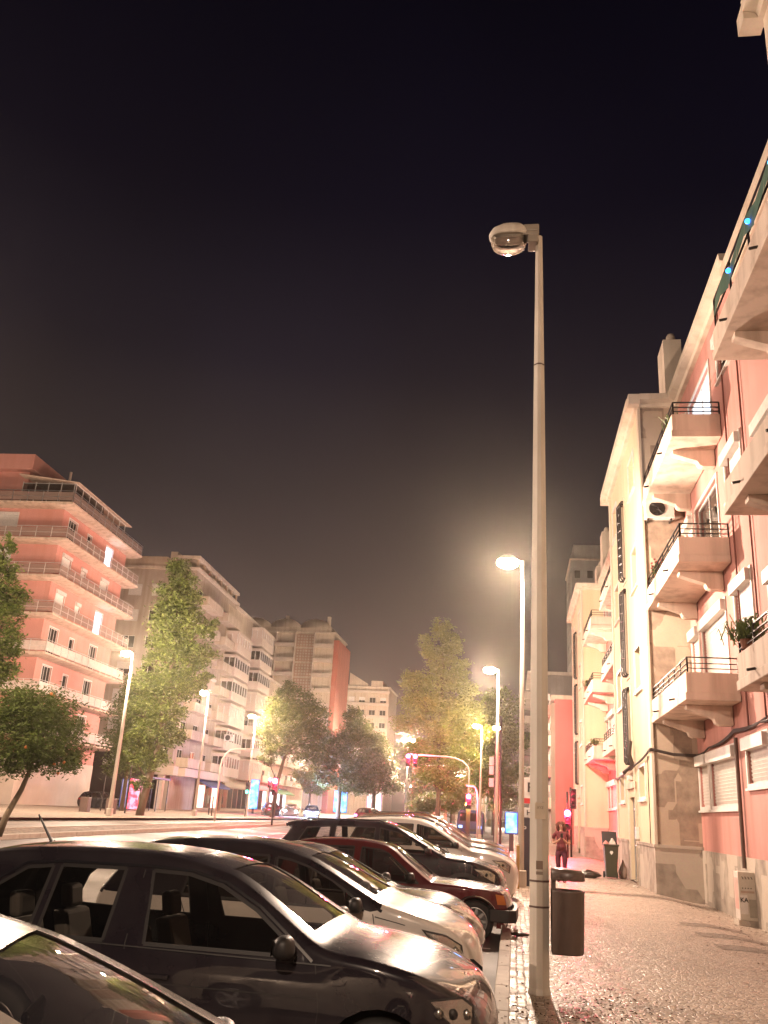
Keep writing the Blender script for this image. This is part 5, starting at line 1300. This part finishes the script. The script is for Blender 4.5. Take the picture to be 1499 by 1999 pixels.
def bumper(root, ys):
    m = MB(); pts = [(-.30, .80), (-.02, .79), (.09, .70), (.12, 0), (.09, -.70), (-.02, -.79), (-.30, -.80)]
    for i in range(len(pts) - 1):
        a, b = V((*pts[i], .29)), V((*pts[i + 1], .29)); n = V((-(b - a).y, (b - a).x, 0)).normalized() * -.07; m.add([a, b, b + n, a + n] + [p + V((0, 0, .17)) for p in (a, b, b + n, a + n)], [(0, 1, 2, 3), (4, 5, 6, 7), (0, 1, 5, 4), (2, 3, 7, 6), (0, 3, 7, 4), (1, 2, 6, 5)])
    m.build('bumper', M_plast, root, bevel=.012)
    m = MB(); pl = [(-.52 + .34 * math.cos(math.pi * k / 14), .28 + .34 * math.sin(math.pi * k / 14)) for k in range(15)]
    for i in range(14):
        m.tube([(pl[i][0], -(ys(*pl[i]) + .004), pl[i][1]), (pl[i + 1][0], -(ys(*pl[i + 1]) + .004), pl[i + 1][1])], .012, 6)
    m.build('arch_trim', M_chrome, root)
    m = MB(); 
    for k in range(7): m.ob((-1.56 - .01 * k, -.5 + .16 * k, .80), (.02, 0, 0), (0, .15, 0), (-.30 + .03 * (k % 2), 0, .26))
    m.build('sunshade', simple('foil_sunshade', (.55, .50, .42), .3, .6), root)
red_sp['extra'] = [bumper]
make_car('parked_car', 'old maroon saloon with amber indicator, black bumper and foil sunshade', -.03, 14.0 + .79, 0.0, carpaint('maroon_paint', (.11, .010, .012), .0, .3), red_sp)
suv_sp = dict(hw=.85, belt=1.0, tumble=.30, arch=.38, bow=.06,
    rear=[(-4.2, .25), (-4.32, .6), (-4.32, .98)], rglass=[(-4.22, 1.1), (-4.08, 1.32)], roof=[(-4.18, 1.40), (-3.86, 1.455), (-3.06, 1.52), (-2.4, 1.52), (-2.08, 1.455)],
    wshield=[(-1.98, 1.42), (-1.65, 1.26), (-1.30, 1.09), (-1.12, 1.01)], hood=[(-1.0, .99), (-.68, .965), (-.38, .89), (-.20, .80)], nose=[(-.13, .66), (-.12, .45), (-.16, .28), (-.22, .2)],
    windows=[[(-2.35, 1.03), (-1.38, 1.03), (-1.62, 1.19), (-2.0, 1.37), (-2.36, 1.43)], [(-3.2, 1.03), (-2.45, 1.03), (-2.45, 1.43), (-3.2, 1.42)], [(-3.9, 1.08), (-3.3, 1.05), (-3.3, 1.41), (-3.75, 1.36)]],
    seams=[[(-2.4, 1.42), (-2.4, .26)], [(-1.3, 1.0), (-1.2, .26)]], handles=[(-2.25, .86), (-3.05, .86)], head=[(-.62, .85), (-.34, .84), (-.2, .76), (-.22, .62), (-.42, .72)],
    wheels=[(-.78, .33), (-3.45, .33)], mirror=(-1.42, 1.06), cabin=(-2.4, -3.2), cladding=True, rails=[(-3.9, 1.47), (-3.8, 1.51), (-2.4, 1.56), (-2.25, 1.51)], spokes=5)
make_car('parked_car', 'black tall car with rear spoiler and roof rails beyond the maroon saloon', -.09, 16.8 + .85, 0.0, CP_black, suv_sp)
def tune(sp, dx=0, sx=1, sz=1, **kw):
    o = {}
    def f(p): return (p[0] * sx + dx, p[1] * sz)
    for k, v in sp.items():
        if k in ('rear', 'rglass', 'roof', 'wshield', 'hood', 'nose', 'head', 'indicator', 'tail', 'chrome', 'rails') and v: o[k] = [f(p) for p in v]
        elif k in ('windows', 'seams') and v: o[k] = [[f(p) for p in q] for q in v]
        elif k == 'handles': o[k] = [f(p) for p in v]
        elif k == 'wheels': o[k] = [(p[0] * sx + dx, p[1]) for p in v]
        elif k == 'mirror': o[k] = f(v)
        elif k == 'cabin': o[k] = tuple(a * sx + dx for a in v)
        elif k == 'belt': o[k] = v * sz
        else: o[k] = v
    o.update(kw); return o
make_car('parked_car', 'white tall hatchback with black mirrors beyond the black car with the spoiler', .06, 19.6 + .85, 0.0, CP_white, tune(suv_sp, dx=.08, sx=.93, sz=1.05, rails=None))
make_car('parked_car', 'dark grey car with a swept windscreen beyond the white tall hatchback', -.02, 22.5 + .85, 0.0, carpaint('grey_car_paint', (.05, .045, .045), .15, .3), tune(suv_sp, dx=.05, sx=.95, sz=1.08, rails=None))
make_car('parked_car', 'brown tall car farthest but one in the kerbside row', -.05, 25.4 + .85, 0.0, carpaint('brown_car_paint', (.085, .045, .028), .15, .3), tune(suv_sp, sx=1.0, sz=1.13))
make_car('parked_car', 'farthest dark car in the kerbside row, its red rear window glow beside the brown car', -.15, 28.4 + .85, 0.0, carpaint('plum_car_paint', (.06, .02, .025), .15, .3), tune(suv_sp, dx=-.3, sx=1.0, sz=1.08))
silver_sp = tune(white_sp, dx=.0, sx=1.0, sz=1.06, cladding=False, extra=[])
make_car('parked_car', 'silver car nearest the camera, cut off by the lower left corner', .64, 2.68, R_(18), carpaint('silver_car_paint', (.42, .38, .33), .25, .32), silver_sp)

# moving and parked cars across the avenue
far_sp = dict(black_sp); far_sp.pop('chrome'); far_sp['z'] = .42; far_sp['antenna'] = None
make_car('far_car', 'dark car parked between the coral block and the arcade of the grey block', -30.2, 69.5, R_(8), CP_black, dict(far_sp), group='cars across the avenue')
make_car('far_car', 'dark car waiting at the far kerb behind the middle red signal', -23.4, 88, R_(-70), carpaint('grey_car_paint', (.05, .045, .045), .15, .3), dict(far_sp), group='cars across the avenue')
hl = make_car('far_car', 'car with dazzling white headlights under the round trees', -20.4, 92, R_(-78), CP_black, dict(far_sp), group='cars across the avenue')
for s in (-1, 1):
    m = MB(); m.smooth = True; m.lathe([(.001, .05), (.10, .02), (.12, -.02)], (.0, s * .55, .62), 14, 'x'); m.build('lit_headlight', M_whitehl, hl)
lamp_light('headlight_beam', hl, (.5, 0, .7), 1600, (.45, .58, 1.0), .2)
hl2 = make_car('far_car', 'second car with white headlights left of the blue lit advert panel', -23.2, 94.5, R_(-78), CP_white, dict(far_sp), group='cars across the avenue')
for s in (-1, 1):
    m = MB(); m.smooth = True; m.lathe([(.001, .05), (.10, .02), (.12, -.02)], (.0, s * .55, .62), 14, 'x'); m.build('lit_headlight', M_whitehl, hl2)
rl = make_car('far_car', 'red lit car rear just above the roofs of the parked row', -11.8, 80, R_(80), carpaint('maroon_paint', (.16, .012, .014), .2, .3), dict(far_sp), group='cars across the avenue')
for s in (-1, 1):
    m = MB(); m.box(-4.03, s * .6 - .1, .7, -3.98, s * .6 + .1, .82); m.build('lit_tail_light', M_redsig, rl)
t = thing('van', 'dark blue van front below the orange warning lamp', 'van', (-3.6, 78, 0))
b = MB(); b.prism([(-1.1, .25), (1.1, .25), (1.12, 1.2), (.98, 2.0), (.8, 2.15), (-.8, 2.15), (-.98, 2.0), (-1.12, 1.2)], (0, 0, 0), X, Z, Y * 4.6); b.build('body', simple('navy_paint', (.02, .03, .10), .3, .3), t, bevel=.05)
MB().box(-.85, -.02, 1.25, .85, -.005, 1.9).build('windscreen', M_glass, t)
for s in (-1, 1): MB().box(s * .8 - .15, -.03, .7, s * .8 + .15, -.005, .9).build('headlight', emis('dim_blue', (.2, .35, 1.0), 1.5), t); MB().lathe([(.001, -.1), (.3, -.1), (.33, 0), (.3, .1), (.001, .1)], (s * .95, .9, .33), 14, 'x').build('wheel', M_rub, t)
MB().box(-.5, -.03, .45, .5, -.004, .65).build('grille', M_plast, t)

# ------------------------------------------------------------------ trees
def tree(name, label, loc, trunk, blobs, n, leaf, mats, seed=1, r=.16, fruit=None, rz=0, dens=.0, clump=None):
    """trunk: list of points; blobs: (x,y,z,rx,ry,rz) crown lobes, all local"""
    rnd = random.Random(seed); t = thing(name, label, 'tree', loc, rz, 'trees along the avenue')
    m = MB(); m.smooth = True; L = len(trunk); m.tube(trunk, [r * (1.15 - .75 * i / (L - 1)) for i in range(L)], 10); tr = m.build('trunk', M_bark, t)
    bm_ = MB(); bm_.smooth = True
    for b in blobs:
        c = V(b[:3]); k = min(range(L), key=lambda i: (V(trunk[i]) - c).length + (5 if trunk[i][2] > c.z else 0)); a = V(trunk[k])
        mid = a.lerp(c, .5) + V((rnd.uniform(-.2, .2), rnd.uniform(-.2, .2), .1)); bm_.tube([a, mid, c], [r * .42, r * .26, r * .1], 6, False)
        for _ in range(4):
            q = c + V((rnd.gauss(0, b[3] * .5), rnd.gauss(0, b[4] * .5), rnd.gauss(0, b[5] * .5))); bm_.tube([mid.lerp(c, .5), (mid.lerp(c, .5) + q) / 2 + V((0, 0, .1)), q], [r * .16, r * .1, r * .04], 5, False)
    bm_.build('branch', M_bark, tr, fix=False)
    vol = [b[3] * b[4] * b[5] for b in blobs]; tot = sum(v ** .75 for v in vol); vs = []; fs = []; mi = []
    for b, v_ in zip(blobs, vol):
        cnt = int(n * v_ ** .75 / tot); ncl = max(6, int(cnt / 55)); cs = []
        for _ in range(ncl):
            while 1:
                d = V((rnd.uniform(-1, 1), rnd.uniform(-1, 1), rnd.uniform(-1, 1)))
                if .25 < d.length < 1.05: break
            cs.append(V((b[0] + d.x * b[3], b[1] + d.y * b[4], b[2] + d.z * b[5])))
        cr = (clump or .22) * (b[3] * b[4] * b[5]) ** (1 / 3)
        for i in range(cnt):
            c = cs[i % ncl]; p = c + V((rnd.gauss(0, cr), rnd.gauss(0, cr), rnd.gauss(0, cr * .75)))
            s = leaf * rnd.uniform(.55, 1.25); a = rnd.uniform(0, 6.283); tl = rnd.uniform(-.9, .9); u = V((math.cos(a), math.sin(a), tl)).normalized() * s; w_ = V((-math.sin(a), math.cos(a), rnd.uniform(-.8, .8))).normalized() * s * .42
            k = len(vs); vs += [p - u, p - w_, p + u, p + w_]; fs.append((k, k + 1, k + 2, k + 3)); mi.append(0 if rnd.random() < .75 else 1)
    me = bpy.data.meshes.new('crown'); me.from_pydata(vs, [], fs)
    for q in mats: me.materials.append(q)
    me.polygons.foreach_set('material_index', mi); me.update(); cr_ = link('crown', me, t)
    if fruit:
        f = MB(); f.smooth = True
        for _ in range(fruit):
            b = rnd.choice(blobs); d = V((rnd.gauss(0, 1), rnd.gauss(0, 1), rnd.gauss(0, 1))).normalized(); p = (b[0] + d.x * b[3] * .95, b[1] + d.y * b[4] * .95, b[2] + d.z * b[5] * .95); f.lathe([(.001, -.045), (.035, -.025), (.045, 0), (.035, .025), (.001, .045)], p, 8)
        f.build('fruit', simple('orange_fruit', (.55, .20, .05), .5), t); bpy.data.objects[-1] if False else None
    return t
LM1 = [leafmat('citrus_leaf', (.035, .055, .012), (.07, .10, .02)), leafmat('citrus_leaf_light', (.07, .10, .025), (.12, .15, .04))]
LM2 = [leafmat('poplar_leaf', (.07, .10, .02), (.13, .18, .04)), leafmat('poplar_leaf_light', (.17, .22, .06), (.26, .31, .09))]
LM3 = [leafmat('dusky_leaf', (.055, .07, .02), (.10, .115, .03)), leafmat('dusky_leaf_light', (.10, .115, .03), (.16, .175, .05))]
LM4 = [leafmat('feathery_leaf', (.13, .16, .035), (.22, .25, .06)), leafmat('feathery_leaf_light', (.2, .24, .06), (.32, .34, .1))]
tree('orange_tree', 'small round orange tree with leaning trunk and a few fruits at the left edge', (-12.95, 22, .45), [(0, 0, 0), (.12, 0, .5), (.4, 0, 1.15), (.55, 0, 1.7), (.6, 0, 2.4)],
     [(.0, 0, 2.35, 1.0, 1.1, .62), (.95, .1, 2.45, .85, 1.0, .75), (.45, 0, 3.1, 1.0, 1.0, .62), (-.2, .2, 3.2, .7, .8, .5), (1.35, 0, 1.95, .55, .6, .42), (.2, -.3, 1.9, .8, .8, .35)], 24000, .062, [leafmat('citrus_leaf_mid', (.05, .075, .018), (.10, .135, .03)), LM1[1]], 3, .085, fruit=12, clump=.2)  # mid and pale leaf tones mixed at random
tree('street_tree', 'tall leafy tree cut by the left edge, behind the round orange tree', (-18.3, 27.5, .5), [(0, 0, 0), (.0, 0, 2), (.2, 0, 5), (.3, 0, 9)],
     [(0.33, 0, 9.19, 0.3, 0.3, 0.45), (0.42, 0, 8.43, 0.5, 0.5, 0.5), (0.66, 0, 7.51, 0.75, 0.7, 0.55), (0.85, 0, 6.61, 0.62, 0.6, 0.5), (1.1, 0, 5.73, 0.58, 0.5, 0.5), (1.0, 0, 4.85, 0.65, 0.6, 0.45), (0.16, 0, 7.13, 0.7, 0.6, 0.94), (0.4, 0, 5.17, 0.7, 0.6, 0.9)], 14000, .085, LM2, 4, .12)
tree('street_tree', 'big poplar-like tree lit from below beside the tall lamp', (-21.9, 52, .53), [(0, 0, 0), (.25, 0, 2.0), (.6, 0, 4), (.5, 0, 6.5), (.7, 0, 9), (.5, 0, 13.5)],
     [(0.42, 0, 14.66, 1.03, 0.97, 0.88), (0.46, 0, 13.14, 1.45, 1.37, 1.0), (0.84, 0, 11.65, 1.67, 1.57, 1.07), (2.74, 0, 11.37, 0.63, 0.59, 0.7), (0.57, 0, 10.01, 1.37, 1.29, 0.97), (2.31, 0, 9.58, 1.18, 1.11, 0.87), (-0.49, 0, 9.16, 0.63, 0.59, 0.68), (-0.61, 0, 7.72, 1.08, 1.01, 0.86), (1.38, 0, 7.8, 1.4, 1.32, 0.94), (2.97, 0, 8.33, 0.5, 0.47, 0.67), (-0.87, 0, 6.15, 0.9, 0.85, 0.79), (0.8, 0, 6.06, 1.06, 1.0, 0.92), (-0.3, 0, 4.64, 1.05, 0.99, 0.77), (1.33, 0, 4.71, 0.88, 0.83, 0.72), (-0.89, 0, 3.55, 0.55, 0.52, 0.64), (0.39, 0, 3.31, 0.96, 0.9, 0.71), (-0.09, 0, 1.81, 0.6, 0.56, 0.5)], 40000, .13, [leafmat('poplar_leaf_dark', (.06, .085, .018), (.12, .155, .035)), LM2[1]], 5, .22, clump=.19)  # darker and paler leaf tones scattered at random over the crown
tree('street_tree', 'dark shrubby tree in the gap behind the tall lamp pole', (-28.4, 64, .5), [(0, 0, 0), (0, 0, 3), (0, 0, 7)],
     [(0, 0, 8.6, 1.5, 1.5, 1.2), (0, 0, 6.9, 2.0, 2, 1.3), (.2, 0, 5, 2.0, 2, 1.3), (0, 0, 3.4, 1.6, 1.6, 1.0)], 12000, .14, LM1, 6, .16)
tree('street_tree', 'tree with pale lit lower branches behind the middle red signal', (-21.3, 80, .5), [(0, 0, 0), (.2, 0, 3), (.7, 0, 5.5), (1.1, 0, 9)],
     [(0.29, 0, 11.38, 1.04, 0.98, 0.81), (1.4, 0, 10.01, 1.85, 1.74, 1.11), (-0.24, 0, 9.25, 1.45, 1.36, 1.11), (2.95, 0, 8.92, 1.43, 1.34, 1.1), (1.37, 0, 7.7, 2.04, 1.92, 1.17), (-1.05, 0, 7.59, 1.03, 0.97, 0.98), (3.82, 0, 7.13, 1.01, 0.95, 0.97), (-0.16, 0, 6.03, 1.3, 1.23, 0.85), (2.75, 0, 5.72, 1.61, 1.52, 0.96), (-0.79, 0, 5.09, 0.9, 0.84, 0.54)], 26000, .15, LM3, 7, .2)
tree('street_tree', 'broad dusky round tree, left half of the pair over the far shops', (-17.6, 92, .5), [(0, 0, 0), (0, 0, 3), (.2, 0, 5.5), (.6, 0, 8)],
     [(0.89, 0, 10.28, 1.02, 0.96, 0.99), (1.55, 0, 8.74, 1.84, 1.73, 1.24), (-0.28, 0, 7.61, 1.84, 1.73, 1.24), (-1.51, 0, 6.0, 1.29, 1.21, 1.22), (1.22, 0, 5.63, 2.27, 2.14, 1.3), (-1.37, 0, 4.22, 1.37, 1.29, 0.95), (1.2, 0, 3.74, 1.7, 1.7, 0.95)], 24000, .16, LM3, 8, .22)
tree('street_tree', 'broad dusky round tree, right half of the pair, above the poster panel', (-13.9, 91, .5), [(0, 0, 0), (0, 0, 2.5), (.2, 0, 4.5), (.3, 0, 6)],
     [(-0.17, 0, 7.28, 1.59, 1.5, 1.23), (0.74, 0, 5.54, 1.57, 1.48, 1.21), (-.9, 0, 5.4, 1.6, 1.5, 1.2), (1.37, 0, 3.81, 1.25, 1.18, 0.94), (-1.0, 0, 3.64, 1.5, 1.5, 1.0), (.3, 0, 4.3, 1.5, 1.4, .9)], 20000, .16, LM3, 9, .22)
tree('feathery_tree', 'tall feathery yellow green tree standing alone against the sky left of the lamps', (-6.1, 75, .0), [(0, 0, 0), (0, 0, 3), (-.1, 0, 7), (.0, 0, 12), (-.1, 0, 16.5)],
     [(-.2, 0, 16.9, .75, .8, 1.2), (-1.2, 0, 15.5, .8, .9, .9), (.6, 0, 15.4, .9, .9, 1.0), (-.3, 0, 14.2, 1.3, 1.2, 1.0), (1.6, 0, 13.7, .9, .9, .7), (-2.2, 0, 12.3, 1.4, 1.2, .8), (.4, 0, 12.4, 1.6, 1.4, 1.0), (2.2, 0, 11.6, 1.0, 1.0, .7), (-1.4, 0, 10.6, 1.8, 1.5, 1.0), (1.5, 0, 10.0, 1.9, 1.5, 1.1), (-2.4, 0, 8.9, 1.6, 1.4, .9), (2.6, 0, 8.4, 1.5, 1.3, .9), (.2, 0, 8.2, 1.9, 1.6, 1.2), (-1.4, 0, 6.6, 1.7, 1.5, 1.0), (1.6, 0, 6.2, 1.7, 1.5, 1.0), (-.4, 0, 4.8, 1.6, 1.5, .9), (1.4, 0, 4.0, 1.2, 1.2, .8)], 46000, .15, LM4, 10, .2, clump=.24)
tree('street_tree', 'dark green tree filling the gap between the feathery tree and the near lamp posts', (-1.9, 92, .0), [(0, 0, 0), (0, 0, 4), (0, 0, 8), (.2, 0, 12)],
     [(.6, 0, 12.6, 1.8, 1.8, 1.6), (-.6, 0, 11.0, 2.2, 2, 1.6), (1.2, 0, 9.4, 2.2, 2, 1.6), (-1.0, 0, 8.0, 2.3, 2, 1.5), (1.0, 0, 6.4, 2.2, 2, 1.4), (-.8, 0, 5.2, 2.2, 2, 1.3), (.8, 0, 3.6, 1.8, 1.8, 1.1)], 30000, .17, LM2, 11, .24)
tree('street_tree', 'low bright green shrub tree under the feathery tree near the orange lamp', (-5.9, 88, .0), [(0, 0, 0), (0, 0, 1.4), (0, 0, 2.6)],
     [(-1.8, 0, 2.6, 1.6, 1.3, .9), (.4, 0, 3.0, 1.7, 1.4, 1.0), (-3.2, 0, 2.0, 1.2, 1.1, .7)], 8000, .15, LM4, 12, .1)
tree('street_tree', 'small palm-like green tree by the neon cafe across the avenue', (-25.2, 112, .5), [(0, 0, 0), (0, 0, 2.5), (0, 0, 4.5)],
     [(0, 0, 4.9, 2.2, 2, 1.1), (.5, 0, 3.6, 1.6, 1.5, .8)], 5000, .2, LM4, 13, .16)
tree('street_tree', 'distant dark trees closing the avenue right of the round trees', (-14.5, 150, .2), [(0, 0, 0), (0, 0, 3), (0, 0, 6)],
     [(0, 0, 5.5, 3.5, 3, 2.4), (4.5, 0, 4.2, 3, 3, 1.9)], 9000, .26, LM3, 14, .2)

# ------------------------------------------------------------------ pedestrian
def skinned(name, mat, parent, chains, root=0, lv=2):
    me = bpy.data.meshes.new(name); bm = bmesh.new(); ly = bm.verts.layers.skin.verify(); vv = {}
    for ch in chains:
        prev = None
        for (x, y, z, r) in ch:
            k = (round(x, 4), round(y, 4), round(z, 4))
            if k not in vv:
                v = bm.verts.new((x, y, z)); v[ly].radius = (r, r * .92) if not isinstance(r, tuple) else r; vv[k] = v
            if prev is not None and prev != vv[k]:
                try: bm.edges.new((prev, vv[k]))
                except ValueError: pass
            prev = vv[k]
    bm.verts.ensure_lookup_table()
    first = vv[tuple(round(c, 4) for c in chains[0][0][:3])]; first[ly].use_root = True
    bm.to_mesh(me); bm.free(); me.materials.append(mat); o = link(name, me, parent)
    s = o.modifiers.new('skin', 'SKIN'); s.use_smooth_shade = True; q = o.modifiers.new('sub', 'SUBSURF'); q.levels = lv; q.render_levels = lv
    return o
PZ = thing('person', 'person walking toward us in dark maroon clothes, curly hair, both hands on a phone', 'person', (1.37, 27.2, 0.0), 0)
M_skin = simple('skin', (.46, .25, .17), .55); M_cloth = simple('maroon_clothes', (.11, .016, .02), .85, bumps=.5); M_hair = simple('curly_hair', (.10, .028, .014), .8, bumps=.6); M_shoe = simple('pink_shoes', (.45, .10, .16), .6)
k = .97
body = [[(0, 0, .88, .09), (0, 0, 1.0, .085), (0, -.0, 1.12, .09), (0, 0, 1.24, .11), (0, .01, 1.33, .09), (0, 0, 1.39, .045), (0, -.01, 1.44, .05), (0, -.02, 1.50, .082), (0, -.015, 1.56, .075)]]
for s, f in ((-1, .10), (1, -.12)):
    body.append([(0, 0, .88, .09), (s * .085, 0, .82, .075), (s * .09, f * .4, .62, .07), (s * .085, f * .2, .44, .056), (s * .085, f + .06, .26, .052), (s * .08, f + .10, .08, .035)])
    body.append([(0, 0, 1.24, .11), (s * .14, .01, 1.31, .062), (s * .205, .01, 1.24, .048), (s * .235, .03, 1.03, .040), (s * .16, -.14, 1.05, .032), (s * .07, -.235, 1.13, .024), (s * .045, -.26, 1.16, .026)])
bo = skinned('body', M_skin, PZ, body)
def head_detail():
    m = MB(); m.smooth = True
    for s in (-1, 1): m.lathe([(.001, -.014), (.011, -.008), (.014, 0)], (s * .03, -.093, 1.515), 8, 'y')
    m.build('eyes', M_dark, bo)
    m = MB(); m.smooth = True; m.tube([(0, -.095, 1.52), (0, -.118, 1.488), (0, -.098, 1.48)], [.008, .014, .01], 6); m.build('nose', M_skin, bo)
    m = MB(); m.tube([(-.022, -.094, 1.455), (0, -.099, 1.453), (.022, -.094, 1.455)], .006, 6); m.build('mouth', simple('lips', (.3, .07, .06), .5), bo)
head_detail()
for s in (-1, 1):
    ch = []
    for j in range(4):
        a = V((s * .045, -.26, 1.165)); d = V((-s * .010 + (-s) * .002 * j, -.02 + .013 * j, .018 + .001 * j))
        ch = [(a.x, a.y + .012 * j - .01, a.z, .010), (a.x - s * .012, a.y - .022 + .016 * j, a.z + .022, .009), (a.x - s * .034, a.y - .024 + .016 * j, a.z + .040 - .003 * j, .008), (a.x - s * .046, a.y - .010 + .014 * j, a.z + .042 - .004 * j, .007)]
        skinned('finger', M_skin, bo, [ch], lv=1)
    skinned('thumb', M_skin, bo, [[(s * .04, -.25, 1.165, .011), (s * .03, -.225, 1.185, .010), (s * .012, -.22, 1.20, .008)]], lv=1)
tee = [[(0, 0, .80, .150), (0, 0, .88, .158), (0, 0, .96, .146), (0, 0, 1.03, .132), (0, 0, 1.12, .138), (0, 0, 1.24, .146), (0, .01, 1.33, .105), (0, .0, 1.37, .068)]]
for s in (-1, 1): tee.append([(0, 0, 1.24, .146), (s * .14, .01, 1.31, .080), (s * .207, .01, 1.24, .066), (s * .225, .02, 1.12, .062)])
skinned('shirt', M_cloth, PZ, tee)
tr = [[(0, 0, 1.02, .125), (0, 0, .95, .14), (0, 0, .86, .150)]]
for s, f in ((-1, .10), (1, -.12)): tr.append([(0, 0, .86, .150), (s * .09, 0, .80, .118), (s * .095, f * .4, .62, .096), (s * .088, f * .2, .44, .072), (s * .085, f + .06, .24, .068), (s * .08, f + .09, .12, .060)])
skinned('trousers', simple('maroon_trousers', (.085, .012, .03), .85, bumps=.5), PZ, tr)
for s, f in ((-1, .10), (1, -.12)):
    m = MB(); m.smooth = True; loft(m, [ [(s * .08 + .045 * math.cos(a) * q, f + .07 + .115 * math.sin(a) * q, z) for a in [2 * math.pi * j / 14 for j in range(14)]] for q, z in ((.95, .0), (1.05, .02), (.95, .05), (.6, .10))]); m.build('shoe', M_shoe, PZ)
bm = bmesh.new(); bmesh.ops.create_icosphere(bm, subdivisions=4, radius=1)
for v in bm.verts:
    n = noise.noise(v.co * 3.2) * .28 + noise.noise(v.co * 8) * .12; c = v.co * (1 + n)
    front = c.y < -.2 and abs(c.x) < .55 and c.z < .35
    v.co = V((c.x * .145, (max(c.y, -.15) if front else c.y) * .125 + .03, 1.50 + c.z * (.125 if c.z > 0 else .19)))
for f in bm.faces: f.smooth = True
me = bpy.data.meshes.new('hair'); bm.to_mesh(me); bm.free(); me.materials.append(M_hair); link('hair', me, PZ)
ph = thing('phone', 'small phone held in both hands by the walking person', 'phone', (1.37, 26.92, 1.19)); MB().ob((-.035, 0, -.0), (.07, 0, 0), (0, -.05, .12), (0, -.008, -.004)).build('phone_case', M_dark, ph, bevel=.003)
MB().ob((-.031, .009, .006), (.062, 0, 0), (0, -.044, .108), (0, -.001, 0)).build('screen', emis('phone_screen', (.8, .85, 1), .8), ph)

# ------------------------------------------------------------------ night haze added so the lamps glow, standing in for lens glare
hz = MB().box(-160, -40, -1.4, 60, 420, 52).mesh('glare_haze', [])
hm = bpy.data.materials.new('glow_haze'); hm.use_nodes = True; ht = hm.node_tree; ht.nodes.clear()
ho = ht.nodes.new('ShaderNodeOutputMaterial'); hp = ht.nodes.new('ShaderNodeVolumePrincipled')
hp.inputs['Color'].default_value = (.97, .90, .76, 1); hp.inputs['Density'].default_value = .00055; hp.inputs['Anisotropy'].default_value = .9
ht.links.new(hp.outputs[0], ho.inputs['Volume']); hz.materials.append(hm); tag(link('glare_haze', hz), kind='stuff')
